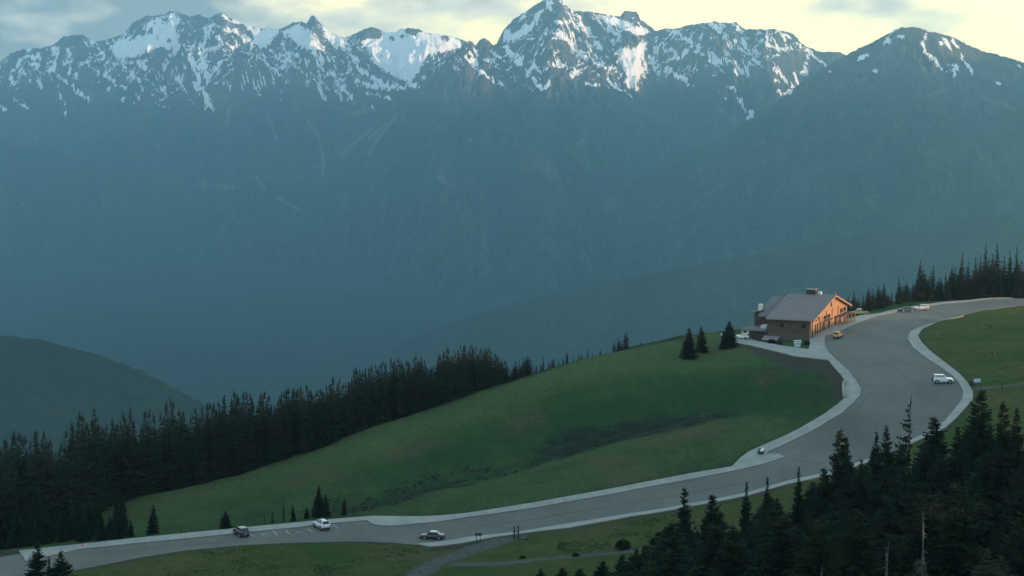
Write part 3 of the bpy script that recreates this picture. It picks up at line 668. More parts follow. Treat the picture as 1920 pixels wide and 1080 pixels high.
# dead grey snags in the stand
def snag(px, ty, D, label, h=None):
    x, y, hh = base_for(px, ty, D); h = h or hh
    e = thing('dead_tree', label, 'dead tree', (x, y, hz(x, y) - .2), rd.random() * 6)
    tco, tf = cone_trunk(h, .11, .02); link('trunk', tri_mesh('trunk', tco, tf, True), M_DEAD, e)
    co, f = [], []
    for i in range(26):
        z = h * rd.uniform(.35, .97); a = rd.random() * 6.28; ln = rd.uniform(.5, 1.7) * (1.15 - z / h); b = len(co)
        dx, dy = math.cos(a), math.sin(a); r = .045
        co += [(-dy * r, dx * r, z), (dy * r, -dx * r, z), (0, 0, z + 2 * r), (dx * ln, dy * ln, z - ln * rd.uniform(-.1, .4))]
        j_ = min(6, int(z / h * 6)) * 7 + i % 7
        f += [(b, b + 1, b + 3), (b + 1, b + 2, b + 3), (b + 2, b, b + 3), (b, b + 1, j_)]
    link('trunk', tri_mesh('trunk', co, f), M_DEAD, e)
snag(1733, 958, 176, 'tall bare grey snag standing among the foreground conifers')
snag(1662, 1015, 178, 'slanting grey dead tree low in the foreground stand')
snag(1540, 1058, 180, 'short pale snag at the bottom edge of the foreground stand')
snag(1240, 1052, 232, 'short pale snag left of the foreground stand')
# single trees on and around the meadow; px, base y, tip y
LONE = [(1291,672,614,1.15,0,'left one of two dark conifers standing together on the meadow crest'),(1315,660,611,1.2,4,'right one of two dark conifers standing together on the meadow crest'),
 (1367,652,601,1.3,2,'single broad conifer on the crest beside the concrete terrace'),(1357,652,625,1.3,5,'low bushy conifer hugging the single broad one by the terrace'),
 (596,968,909,.9,0,'tallest dark conifer behind the left pavement, near the white car'),(610,968,925,1.1,4,'dark conifer touching the tallest one behind the left pavement'),
 (645,966,932,.8,1,'dark conifer right of the tallest one behind the left pavement'),(663,966,938,.5,3,'thin conifer rightmost behind the left pavement'),
 (532,976,926,.45,3,'very thin spire conifer behind the left pavement'),(575,972,950,1.0,2,'small conifer left of the tallest one behind the pavement'),
 (496,982,962,.6,1,'tiny conifer behind the painted parking bays'),(511,980,955,.7,5,'small conifer behind the painted parking bays'),
 (423,992,957,1.4,2,'round bushy conifer behind the dark parked car'),(550,976,945,.8,4,'small pointed conifer between the thin spire and the tallest one'),
 (287,1000,945,.9,0,'faint conifer alone on the lower meadow slope at left'),(222,1008,948,1.1,2,'bushy conifer at the foot of the meadow, left'),
 (190,1012,955,1.0,5,'dark conifer at the foot of the meadow beside the forest'),(245,1006,975,1.1,1,'low conifer at the foot of the meadow, in front of the bushy one'),
 (340,1002,980,.6,3,'tiny conifer on the low slope above the left pavement'),(160,1013,962,1.1,4,'dark conifer between forest edge and left pavement')]
for px, by, ty, wd, v, lab in LONE:
    x, y = ground_at(px, by, 320)
    g = hz(x, y); h = (CZ + px_dir(px, ty)[1] * y) - g
    tree(NEAR[v] if wd > .75 else FARV[v], x, y, h, wd * (.75 if wd > .75 else 1.2), lab)
for px, ty, D, wd, lab in ((67, 1018, 292, 1.0, 'left one of three little firs at the bottom left corner'), (111, 1034, 290, 1.15, 'right one of three little firs at the bottom left corner'), (92, 1044, 294, .45, 'thin middle one of three little firs at the bottom left corner')):
    x, y, h = base_for(px, ty, D); tree(NEAR[1 if wd > .5 else 3], x, y, h, wd, lab)
for px, ty, D in ((1015, 1066, 292), (1052, 1064, 288), (1088, 1066, 286), (1130, 1052, 284), (1168, 1040, 282), (1195, 1028, 280)):
    x, y, h = base_for(px, ty, D); tree(NEAR[(px) % 6], x, y, max(h, 2.5), 1.3, 'small fir tip rising over the bottom edge left of the foreground stand', 'small firs along the bottom edge')
# forest behind the crest, left
SKY_L = [(-60,850),(0,835),(28,800),(70,800),(98,838),(120,812),(150,772),(180,758),(208,790),(240,762),(280,775),(320,750),(350,775),(380,765),(430,738),(480,730),(520,738),(560,720),(600,735),(632,705),(650,725),(668,690),(700,685),(730,672),(760,680),(785,668),(805,690),(832,660),(865,652),(910,652),(935,672),(960,688),(990,668),(1010,690),(1040,676),(1060,694),(1090,684),(1110,692)]
CREST = [(-60,1035),(0,1033),(60,1025),(130,1005),(200,952),(300,925),(400,898),(500,872),(600,838),(700,803),(800,767),(900,735),(1000,703),(1100,672),(1200,648)]
sx_ = [p[0] for p in SKY_L]; sy_ = [p[1] for p in SKY_L]; kx = [p[0] for p in CREST]; ky = [p[1] for p in CREST]
def crest_depth(px):
    return float(np.interp(px, [-60, 60, 130, 200, 300, 500, 700, 900, 1100, 1200], [352, 368, 378, 402, 410, 426, 442, 457, 472, 484]))
cand = []
def forest_try(n, dmin, dmax, lo, hi_, dense=1.7):
    out_ = []; t_ = 0
    while len(out_) < n and t_ < 60000:
        t_ += 1
        px = rd.uniform(-70, 1105); D = crest_depth(px) + rd.uniform(dmin, dmax)
        x = px_dir(px, 700)[0] * D
        if any((x - a) ** 2 + (D - b) ** 2 < dense ** 2 for a, b, *_ in cand): continue
        g = hz(x, D); sky_y = float(np.interp(px, sx_, sy_))
        zt = CZ + px_dir(px, sky_y + abs(rd.gauss(0, 30)) - 8)[1] * D
        h = min(rd.uniform(lo, hi_), zt - g)
        if h < 2.4 or proj(x, D, g + h)[1] > np.interp(px, kx, ky) - 3: continue
        c_ = (x, D, h, px); cand.append(c_); out_.append(c_)
    return out_
low = []; t_ = 0
while len(low) < 34 and t_ < 4000:      # lower left: forest comes down to the pavement
    t_ += 1; px = rd.uniform(-60, 232); by = rd.uniform(np.interp(px, [-60, 0, 130, 232], [1020, 1012, 985, 975]), np.interp(px, [-60, 35, 232], [1030, 1026, 1004]))
    x, y = ground_at(px, by, 345)
    if any((x - a) ** 2 + (y - b) ** 2 < 2.0 ** 2 for a, b in low) or off_road(x, y) < 1.8 or inpoly(np.array([x]), np.array([y]), WALK1)[0]: continue
    low.append((x, y)); cand.append((x, y)); tree(NEAR[rd.randrange(6)], x, y, rd.uniform(4, 10) * np.interp(px, [0, 232], [1.2, .6]), rd.uniform(.7, .95), 'dark conifer at the lower left, between the forest and the far left pavement', 'conifers above the far left pavement')
front = forest_try(52, 3, 26, 10, 24, 2.0)
for x, y, h, px in front:
    s = proj(x, y, hz(x, y) + h)[1] < np.interp(px, sx_, sy_) + 14
    side = 'left' if px < 420 else 'middle' if px < 760 else 'right'
    lab = ('narrow dark fir on the skyline of the forest behind the meadow, %s part' if s else 'narrow dark fir in the forest behind the meadow, below its skyline, %s part') % side
    tree(FARV[rd.randrange(7)], x, y, h, rd.uniform(.9, 1.35) * (1.3 if h < 8 else 1), lab, 'firs of the forest behind the green meadow')
for px, by, ty in ((722, 792, 752), (780, 768, 756)):
    x, y = ground_at(px, by - 1, 380); x *= 1.01; y += 4; g = hz(x, y); tree(YOUNG, x, y, max(1.8, (CZ + px_dir(px, ty)[1] * y) - g), .8 if px == 722 else .6, 'yellow-green %s fir in front of the dark forest edge' % ('larger' if px == 722 else 'very small'))
for px, ty, D in ((1126, 655, 492), (1152, 640, 494), (1159, 632, 496), (1165, 638, 495), (1172, 624, 495), (1176, 622, 499), (1140, 660, 492), (1186, 648, 495), (1201, 640, 500), (1217, 642, 502), (1208, 646, 500)):
    x, y, h = base_for(px, ty, D + 6); tree(FARV[(px * 3) % 7], x, y, h, 1.0 if h > 6 else 1.2, 'small fir peeping over the meadow crest between forest and building', 'small firs peeping over the meadow crest')
for px in range(975, 1116, 9):
    px += rd.uniform(-3, 3); cy_ = float(np.interp(px, kx, ky)); x, y, h = base_for(px, cy_ - rd.uniform(9, 30) * (1 if px < 1060 else .8), crest_depth(px) + rd.uniform(8, 14))
    tree(FARV[int(px) % 7], x, y, h, rd.uniform(1.0, 1.3), 'small fir at the thinning right end of the meadow forest', 'firs at the thinning right end of the meadow forest')
# forest behind the road, right
SKY_R = [(1590,556),(1602,548),(1618,552),(1628,540),(1637,542),(1648,536),(1658,532),(1672,545),(1686,520),(1700,528),(1712,530),(1725,488),(1733,505),(1750,497),(1765,520),(1774,510),(1785,498),(1803,472),(1815,490),(1829,482),(1840,480),(1850,458),(1860,475),(1871,455),(1884,480),(1895,468),(1908,462),(1925,470),(1990,465)]
ux = [p[0] for p in SKY_R]; uy = [p[1] for p in SKY_R]
nR = 0; t_ = 0
def far_depth(px): return float(np.interp(px, [1590, 1620, 1700, 1800, 1920, 2000], [546, 560, 592, 606, 622, 630]))
for (px, ty) in [(p[0], p[1]) for p in SKY_R if p[0] < 1915]:
    D = far_depth(px) + rd.uniform(4, 16); x, y, h = base_for(px, ty, D); cand.append((x, y))
    tree(FARV[rd.randrange(7)], x, y, h, min(1.5, max(.8, 11 / h)), 'pointed dark fir on the skyline of the forest behind the upper road', 'firs of the forest behind the upper road'); nR += 1
while nR < 38 and t_ < 6000:
    t_ += 1; px = rd.uniform(1588, 1990); D = far_depth(px) + rd.uniform(1, 22); x = px_dir(px, 560)[0] * D
    if any((x - a) ** 2 + (D - b) ** 2 < 2.0 ** 2 for a, b, *_ in cand): continue
    g = hz(x, D); zt = CZ + px_dir(px, float(np.interp(px, ux, uy)) + abs(rd.gauss(0, 22)) + 8)[1] * D; h = min(rd.uniform(5, 14), zt - g)
    if h < 3: continue
    cand.append((x, D)); tree(FARV[rd.randrange(7)], x, D, h, rd.uniform(1.0, 1.5), 'dark fir below the skyline in the forest behind the upper road', 'firs of the forest behind the upper road'); nR += 1
# remaining trees deeper in both forests: one mass
back = forest_try(1350, 2, 46, 10, 26, .95)
for i in range(430):
    px = rd.uniform(1590, 2100); D = far_depth(px) + rd.uniform(3, 35); x = px_dir(px, 560)[0] * D; g = hz(x, D)
    zt = CZ + px_dir(px, float(np.interp(px, ux, uy)) + rd.uniform(6, 50))[1] * D; h = min(rd.uniform(5, 13), zt - g)
    if h > 3: back.append((x, D, h, px))
fill = []
t_ = 0
while len(fill) < 190 and t_ < 20000:
    t_ += 1; D = rd.uniform(175, 300); px = rd.uniform(1140, 2000); x = px_dir(px, 500)[0] * D
    if min(((x - a) ** 2 + (D - b) ** 2) for a, b in used) < 1.9 ** 2: continue
    g = hz(x, D); h = min(rd.uniform(4, 10), CZ + px_dir(px, np.interp(px, ox, oy) + rd.uniform(15, 70))[1] * D - g)
    if h < 3 or proj(x, D, g)[1] < np.interp(px, ox, oy) + 10: continue
    used.append((x, D)); fill.append((x, D, h, px))
nfill = len(fill); back = fill + back
lowv = []
for i in range(4):
    cco, cf = crown(200 + i, 42, 6, 2, [1.3, 1.0, 1.45, .85][i], .02, .55, spire=.2); lowv.append((np.array(cco), np.array(cf)))
VC, FC, n0 = [], [], 0
for x, y, h, px in back:
    cco, cf = lowv[rd.randrange(4)]; a = rd.random() * 6.28; s = h / 10; wv = s * rd.uniform(.85, 1.3) * (2.4 if y < 305 else 1.5 if x > 80 else 1)
    v = np.c_[(cco[:, 0] * math.cos(a) - cco[:, 1] * math.sin(a)) * wv + x, (cco[:, 0] * math.sin(a) + cco[:, 1] * math.cos(a)) * wv + y, cco[:, 2] * s + hz(x, y) - .2]
    VC.append(v); FC.append(cf + n0); n0 += len(v)
VC = np.concatenate(VC); FC = np.concatenate(FC)
me = bpy.data.meshes.new('forest'); me.vertices.add(len(VC)); me.vertices.foreach_set('co', VC.astype(np.float32).ravel())
me.loops.add(FC.size); me.loops.foreach_set('vertex_index', FC.ravel().astype(np.int32)); me.polygons.add(len(FC)); me.polygons.foreach_set('loop_start', (np.arange(len(FC)) * 3).astype(np.int32))
me.update(); me.validate(); tag(link('forest', me, M_NEEDF), kind='stuff')
open('/tmp/cnt','w').write('%s %s %s %s'%(cnt,len(front),len(back),nR)); print('front', len(front), 'back', len(back), 'R', nR)
# low scrub and tufts on the slopes: uncountable
def scatter(name, n, polys, hmin, hmax, m, seed, wide=1.3):
    r_ = np.random.default_rng(seed); P_ = []
    for q in polys:
        q = np.array(q); x0, y0 = q.min(0); x1, y1 = q.max(0)
        k_ = n // len(polys) * 3; x = r_.uniform(x0, x1, k_); y = r_.uniform(y0, y1, k_)
        o = inpoly(x, y, [tuple(p) for p in q]) & (fbm(x / 9, y / 9, 3, seed) > -.05)
        for w_ in (ASPH, WALK1, WALK2, WALK3, WALK4): o &= segdist(x, y, w_, True) > 1.5; o &= ~inpoly(x, y, w_)
        P_.append(np.c_[x[o], y[o]][:n // len(polys)])
    P_ = np.concatenate(P_); n = len(P_); z = H(P_[:, 0], P_[:, 1]) + 1.1 * fbm(P_[:, 0] / 26, P_[:, 1] / 26, 3, 5) * .8 - .1
    co, fc = [], []
    kk = 14
    c = np.repeat(np.c_[P_, z], kk, 0); sz = np.repeat(r_.uniform(hmin, hmax, n), kk)
    a = r_.uniform(0, 6.283, n * kk); rr = r_.uniform(0, .6, n * kk) * sz * wide; hh = r_.uniform(.3, 1, n * kk) * sz
    cx = c[:, 0] + rr * np.cos(a); cy = c[:, 1] + rr * np.sin(a); b = r_.uniform(0, 6.283, n * kk); w_ = sz * .28
    A = np.c_[cx - w_ * np.cos(b), cy - w_ * np.sin(b), c[:, 2] + hh * .3]; B = np.c_[cx + w_ * np.cos(b), cy + w_ * np.sin(b), c[:, 2] + hh * .45]
    T = np.c_[cx + r_.normal(0, .15, n * kk) * sz, cy + r_.normal(0, .15, n * kk) * sz, c[:, 2] + hh]; G = np.c_[cx, cy, c[:, 2] - .2]
    V = np.stack([A, G, B, T], 1).reshape(-1, 3); q = np.arange(len(V)).reshape(-1, 4)
    me = bpy.data.meshes.new(name); me.vertices.add(len(V)); me.vertices.foreach_set('co', V.astype(np.float32).ravel())
    me.loops.add(q.size); me.loops.foreach_set('vertex_index', q.ravel().astype(np.int32)); me.polygons.add(len(q)); me.polygons.foreach_set('loop_start', (np.arange(len(q)) * 4).astype(np.int32))
    me.update(); me.validate(); tag(link(name, me, m), kind='stuff')
M_SCRUB = mat('scrub_leaves', (.032, .052, .034), .95, noise=(.5, (.060, .072, .050), .4, .6))
M_TUFT = mat('meadow_tufts', (.055, .11, .036), .95, noise=(.2, (.10, .13, .045), .4, .65))
scatter('scrub', 500, SCRUB, .2, .5, M_SCRUB, 4)
MEAD = [gp([(230,960),(500,885),(700,818),(900,750),(1100,690),(1300,650),(1400,670),(1540,700),(1570,730),(1500,790),(1370,850),(1200,890),(1000,930),(850,955),(640,955),(400,980)]),
        gp([(160,1070),(400,1030),(700,1022),(900,1030),(800,1075)]), gp([(950,1015),(1200,975),(1300,960),(1280,1010),(1000,1040)]), gp([(1730,640),(1900,590),(1925,700),(1830,715)])]
scatter('grass_tufts', 5200, MEAD, .10, .26, M_TUFT, 6)

# ------------------------------------------------------------------ building helpers: boxes in a local frame
def boxes(name, bl, m, parent, bev=0):
    co, f = [], []
    for (x0, x1, y0, y1, z0, z1) in bl:
        v, q = box_v(x0, x1, y0, y1, z0, z1); f += [tuple(i + len(co) for i in k_) for k_ in q]; co += v
    return link(name, tri_mesh(name, co, f), m, parent)
def box_v(x0, x1, y0, y1, z0, z1):
    return [(x0,y0,z0),(x1,y0,z0),(x1,y1,z0),(x0,y1,z0),(x0,y0,z1),(x1,y0,z1),(x1,y1,z1),(x0,y1,z1)], [(0,3,2,1),(4,5,6,7),(0,1,5,4),(1,2,6,5),(2,3,7,6),(3,0,4,7)]
def prism(name, prof, a0, a1, axis, m, parent):      # profile extruded along an axis
    n = len(prof); co = []
    for a in (a0, a1):
        for p in prof: co.append((a, p[0], p[1]) if axis == 'x' else (p[0], a, p[1]))
    f = [tuple(range(n)), tuple(range(2 * n - 1, n - 1, -1))] + [(i, n + i, n + (i + 1) % n, (i + 1) % n) for i in range(n)]
    o = link(name, tri_mesh(name, co, f), m, parent)
    bm = bmesh.new(); bm.from_mesh(o.data); bmesh.ops.recalc_face_normals(bm, faces=bm.faces); bm.to_mesh(o.data); bm.free(); return o
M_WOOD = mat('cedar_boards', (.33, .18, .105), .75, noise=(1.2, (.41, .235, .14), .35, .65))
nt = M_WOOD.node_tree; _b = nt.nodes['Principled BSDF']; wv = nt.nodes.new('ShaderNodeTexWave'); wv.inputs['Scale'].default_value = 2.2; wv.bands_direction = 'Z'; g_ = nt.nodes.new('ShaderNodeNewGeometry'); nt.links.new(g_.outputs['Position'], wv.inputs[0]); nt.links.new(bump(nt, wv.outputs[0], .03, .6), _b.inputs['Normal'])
M_WOOD2 = mat('shaded_boards', (.105, .070, .058), .85, noise=(1.0, (.14, .095, .075), .35, .65))  # same wood as the front, with the shade of unlit walls in its colour
M_STONE = mat('masonry', (.14, .11, .095), .9, noise=(2.0, (.11, .09, .075), .4, .6))
M_ROOF = mat('shingle_roof', (.155, .148, .142), .85, noise=(1.2, (.19, .18, .172), .35, .65))
M_TRIM = mat('roof_trim', (.30, .29, .27), .7, noise=(2, (.24, .23, .22), .4, .6))
M_DARK = mat('dark_timber', (.05, .038, .032), .8, noise=(3, (.08, .06, .05), .4, .6))
M_GLASS = mat('window_glass', (.02, .025, .03), .08, spec=.6)
M_WHITE = mat('white_metal', (.72, .74, .72), .5, noise=(4, (.60, .62, .60), .4, .7))
M_STEEL = mat('vent_metal', (.75, .75, .72), .35, .2)
# lodge: local x runs along the gable front (away and to the right), local y into the building (to the left)
A0 = (75.8, 481.0); ZB = CZ - 60.6
bld = thing('lodge_building', 'brown wooden lodge with grey gabled roof and sunlit orange front beside the parking', 'building', (A0[0], A0[1], ZB), math.atan2(.914, .405))
Lu, Rv, Rz, Ez, Ru = 37.0, 11.3, 8.55, 4.3, 20.5
wall = prism('wall', [(.6, -2.6), (Lu, -2.6), (Lu, Ez), (Ru, Rz - .3), (.6, Ez)], 0, 0, 'y', M_WOOD, bld)
bpy.data.objects.remove(wall)
def wall_prism(name, prof, y0, y1, m):
    n = len(prof); co = [(p[0], y, p[1]) for y in (y0, y1) for p in prof]
    f = [tuple(range(n)), tuple(range(2 * n - 1, n - 1, -1))] + [(i, n + i, n + (i + 1) % n, (i + 1) % n) for i in range(n)]
    o = link(name, tri_mesh(name, co, f), m, bld)
    bm = bmesh.new(); bm.from_mesh(o.data); bmesh.ops.recalc_face_normals(bm, faces=bm.faces); bm.to_mesh(o.data); bm.free(); return o
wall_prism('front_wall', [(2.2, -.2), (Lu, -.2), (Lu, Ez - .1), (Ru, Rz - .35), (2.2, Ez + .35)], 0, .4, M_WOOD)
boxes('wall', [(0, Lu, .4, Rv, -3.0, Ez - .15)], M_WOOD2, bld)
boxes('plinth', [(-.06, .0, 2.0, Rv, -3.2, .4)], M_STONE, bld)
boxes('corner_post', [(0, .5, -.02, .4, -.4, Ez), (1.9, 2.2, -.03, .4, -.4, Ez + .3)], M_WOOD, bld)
# roof: two slabs with overhang
def slab(name, pts, th, m, parent):
    co = list(pts) + [(p[0], p[1], p[2] - th) for p in pts]; f = [(0, 1, 2, 3), (7, 6, 5, 4)] + [(i, i + 4, (i + 1) % 4 + 4, (i + 1) % 4) for i in range(4)]
    return link(name, tri_mesh(name, co, f), m, parent)
yo0, yo1 = -1.1, Rv + .3
roof = slab('roof', [(-1.1, yo0, Ez - .1), (Ru, yo0, Rz), (Ru, yo1, Rz), (-1.1, yo1, Ez - .1)], .3, M_ROOF, bld)
slab('roof', [(Lu + 1.1, yo0, Ez - .1), (Ru, yo0, Rz), (Ru, yo1, Rz), (Lu + 1.1, yo1, Ez - .1)], .3, M_ROOF, bld)
slab('fascia', [(-1.12, yo0 - .06, Ez - .08), (Ru, yo0 - .06, Rz + .03), (Ru, yo0 + .0, Rz + .03), (-1.12, yo0 + .0, Ez - .08)], .42, M_WOOD, bld)
slab('fascia', [(Lu + 1.12, yo0 - .06, Ez - .08), (Ru, yo0 - .06, Rz + .03), (Ru, yo0 + .0, Rz + .03), (Lu + 1.12, yo0 + .0, Ez - .08)], .42, M_WOOD, bld)
boxes('gutter', [(-1.28, -1.1, yo0, yo1, Ez - .42, Ez - .16)], M_TRIM, bld)
# chimney stack with cap and lit flue
ch = boxes('chimney', [(20.2, 22.2, 4.4, 6.8, Rz - .6, Rz + 1.15)], M_DARK, bld)
boxes('cap', [(20.1, 22.3, 4.3, 6.9, Rz + 1.15, Rz + 1.35)], M_TRIM, ch); boxes('flue', [(20.6, 21.4, 2.9, 3.7, Rz - .5, Rz + .75)], M_STEEL, ch)
boxes('finial', [(Ru - .12, Ru + .12, -.9, -.7, Rz, Rz + .85)], M_TRIM, bld); boxes('finial', [(Ru - .12, Ru + .12, Rv - .3, Rv - .1, Rz, Rz + .85)], M_TRIM, bld)
# corner entrance recess
boxes('entrance', [(.5, 1.9, -.01, .3, -.3, Ez - .2)], M_DARK, bld)
def window(x0, x1, z0, z1, side='front', name='window', m=None):
    if side == 'front':
        fr = boxes(name, [(x0 - .1, x1 + .1, -.08, -.003, z0 - .1, z0), (x0 - .1, x1 + .1, -.08, -.003, z1, z1 + .1), (x0 - .1, x0, -.08, -.003, z0, z1), (x1, x1 + .1, -.08, -.003, z0, z1)], M_DARK, bld)
        boxes('pane', [(x0, x1, -.04, -.005, z0, z1)], m or M_GLASS, fr)
    else:
        fr = boxes(name, [(-.09, -.003, x0 - .1, x1 + .1, z0 - .1, z0), (-.09, -.003, x0 - .1, x1 + .1, z1, z1 + .1), (-.09, -.003, x0 - .1, x0, z0, z1), (-.09, -.003, x1, x1 + .1, z0, z1)], M_DARK, bld)
        boxes('pane', [(-.05, -.005, x0, x1, z0, z1)], m or M_GLASS, fr)
window(1.4, 2.3, 2.0, 2.8, 'side'); window(7.2, 8.1, 2.0, 2.8, 'side')
for x0, x1, z0, z1 in ((3.6, 4.5, .1, 2.5), (5.6, 6.5, .1, 2.5), (8.4, 9.4, .1, 2.6), (4.2, 5.2, 3.3, 4.0), (6.6, 7.6, 3.6, 4.3), (11.6, 13.6, .1, 2.3), (16.6, 19.0, .05, 2.3), (23.6, 25.4, .2, 2.4), (28.6, 30.4, .2, 2.4), (33.4, 35.2, .2, 2.2), (12.4, 18.8, 2.9, 3.7), (29.6, 32.0, 2.9, 3.9), (33.0, 35.6, 2.9, 3.9), (19.4, 20.3, 5.6, 7.0)):
    window(x0, x1, z0, z1)
for x0, x1 in ((7.7, 7.95), (10.4, 10.65), (14.6, 14.85), (20.6, 20.9), (27.0, 27.3)):
    boxes('pilaster', [(x0, x1, -.22, -.003, -.2, 4.0 if x0 < 12 else 5.0)], M_WOOD, bld)
po = boxes('porch', [(23.5, 36.8, -2.2, -.2, 2.45, 2.62), (12.2, 18.9, -1.0, -.1, 2.5, 2.66)], M_WOOD2, bld)
for xp in (24, 27.0, 29, 32.5, 36.4): boxes('post', [(xp - .12, xp + .12, -2.5, -2.26, -.2, 2.45)], M_WOOD, po)
boxes('railing', [(24.1, 36.3, -2.44, -2.36, .95, 1.05), (24.1, 36.3, -2.44, -2.36, .5, .58)], M_DARK, po)
# rear wing to the left with lower ridge
boxes('wing', [(8.0, 30.0, Rv, Rv + 4.2, -3.4, Ez - .4)], M_WOOD2, bld)
slab('wing_roof', [(6.6, Rv + .32, Ez - .5), (19.5, Rv + .32, Rz - .75), (19.5, Rv + 4.6, Rz - .75), (6.6, Rv + 4.6, Ez - .5)], .3, M_ROOF, bld)
slab('wing_roof', [(31.5, Rv + .32, Ez - .5), (19.5, Rv + .32, Rz - .75), (19.5, Rv + 4.6, Rz - .75), (31.5, Rv + 4.6, Ez - .5)], .3, M_ROOF, bld)
boxes('stair_tower', [(9.5, 13.5, Rv + 4.2, Rv + 6.4, -3.4, Ez + .4)], M_WOOD2, bld)
slab('tower_roof', [(8.6, Rv + 3.9, Ez + .8), (14.4, Rv + 3.9, Ez + .8), (14.4, Rv + 8.2, Ez - .1), (8.6, Rv + 8.2, Ez - .1)], .25, M_ROOF, bld)
boxes('vent', [(10.2, 11.2, Rv + 4.6, Rv + 5.6, Ez + .3, Ez + 2.1)], M_STEEL, bld)
# flat-roofed annex at the terrace, built in its own frame below the left wall
def lodge_local(px, py, D): # world to lodge frame
    x, y = px_dir(px, py)[0] * D - A0[0], D - A0[1]; return x * .405 + y * .914, -x * .914 + y * .405, CZ + px_dir(px, py)[1] * D - ZB
ann = boxes('annex', [(1.5, 7.0, Rv + .1, Rv + 5.0, -3.8, .6)], M_WOOD2, bld)
boxes('roof', [(-.4, 8.0, Rv + .4, Rv + 7.2, .6, .95)], M_ROOF, ann)
boxes('post', [(.0, .3, Rv + 6.6, Rv + 6.9, -3.4, .6), (.0, .45, Rv + 5.1, Rv + 5.6, -3.4, .6)], M_WHITE, ann)
boxes('skylight', [(3.0, 5.2, Rv + 1.2, Rv + 2.8, .97, 1.75)], M_WHITE, ann)
sh = boxes('porch_gable', [(-2.2, .0, Rv - 2.8, Rv + .4, -3.5, -1.0)], M_WOOD2, bld)
slab('porch_roof', [(-2.7, Rv - 3.2, -1.15), (.2, Rv - 3.2, -.4), (.2, Rv + .9, -.4), (-2.7, Rv + .9, -1.15)], .18, M_TRIM, bld)
# shrubs against the wall
def shrub(px, py, s, label, group=None, D=None, m=None):
    x, y = ground_at(px, py, 300) if D is None else (px_dir(px, py)[0] * D, D)
    e = thing('shrub', label, 'shrub', (x, y, hz(x, y) - .1), rd.random() * 6, group); e.scale = (s, s, s)
    r_ = random.Random(px); co, f = [], []
    for i in range(420):
        a = r_.random() * 6.28; q = r_.random() ** .5; zz = r_.uniform(.05, 1) * (1 - .5 * q * q); c_ = Vector((math.cos(a) * q * .8, math.sin(a) * q * .8, zz)); b = len(co)
        for k_ in range(3): co.append(tuple(c_ + Vector((r_.gauss(0, .1), r_.gauss(0, .1), r_.gauss(0, .1)))))
        f.append((b, b + 1, b + 2))
    link('foliage', tri_mesh('foliage', co, f), m or M_NEED, e)
    tco, tf = cone_trunk(.7, .06, 0, 5, 2); link('stem', tri_mesh('stem', tco, tf), M_BARK, e)
shrub(1462, 646, .8, 'dark shrub against the left wall of the lodge'); shrub(1448, 645, 1.4, 'taller dark shrub at the left corner of the lodge'); shrub(1513, 646, 1.0, 'green shrub between lodge corner and the pale board')
for px, py, s in ((1168, 1028, 1.7), (1228, 1020, 1.3), (1080, 1043, .8), (1212, 1032, 1.0), (1235, 1004, .8), (1300, 1012, 1.4), (980, 1047, .7)):
    shrub(px, py, s, 'dark %s shrub beside the narrow lower trail' % ('larger' if s > 1.2 else 'small'), 'shrubs along the narrow lower trail')

# ------------------------------------------------------------------ vehicles
M_TYRE = mat('tyre_rubber', (.02, .02, .02), .9); M_RIM = mat('wheel_rim', (.45, .45, .45), .4, .6)
M_RED = mat('tail_lamp', (.45, .02, .02), .3, coat=.5); M_LAMP = mat('head_lamp', (.8, .8, .75), .15, spec=.7); M_PLATE = mat('number_plate', (.6, .62, .6), .5)
M_BUMP = mat('dark_plastic', (.035, .035, .04), .7)
def paint(n, c, r=.25): return mat(n, c, r, .0, .5, coat=.6)
def cyl(name, c, r, w_, m, parent, n=20, axis='y'):
    co, f = [], []
    for s in (-w_ / 2, w_ / 2):
        for k_ in range(n):
            a = 2 * math.pi * k_ / n; p = (c[0] + r * math.cos(a), c[1] + s, c[2] + r * math.sin(a)) if axis == 'y' else (c[0] + s, c[1] + r * math.cos(a), c[2] + r * math.sin(a)); co.append(p)
    f = [tuple(range(n)), tuple(range(2 * n - 1, n - 1, -1))] + [(k_, (k_ + 1) % n, n + (k_ + 1) % n, n + k_) for k_ in range(n)]
    return link(name, tri_mesh(name, co, f), m, parent)
def hull(name, secs, m, parent, bev=.05, glass=False):
    # secs: list of (x, half width bottom, half width top, z bottom, z top) lofted along x
    co, f = [], []
    for (x, wb, wt, z0, z1) in secs:
        zm = z0 + (z1 - z0) * .55
        co += [(x, -wb * .94, z0), (x, wb * .94, z0), (x, wb, zm), (x, wt, z1), (x, -wt, z1), (x, -wb, zm)]
    n = 6
    for i in range(len(secs) - 1):
        for k_ in range(n): f.append((i * n + k_, i * n + (k_ + 1) % n, (i + 1) * n + (k_ + 1) % n, (i + 1) * n + k_))
    f += [tuple(range(n - 1, -1, -1)), tuple(range((len(secs) - 1) * n, len(secs) * n))]
    o = link(name, tri_mesh(name, co, f), m, parent)
    bm = bmesh.new(); bm.from_mesh(o.data); bmesh.ops.recalc_face_normals(bm, faces=bm.faces); bm.to_mesh(o.data); bm.free()
    if bev:
        md = o.modifiers.new('b', 'BEVEL'); md.width = bev; md.segments = 2; md.limit_method = 'ANGLE'; md.angle_limit = R(25)
    return o
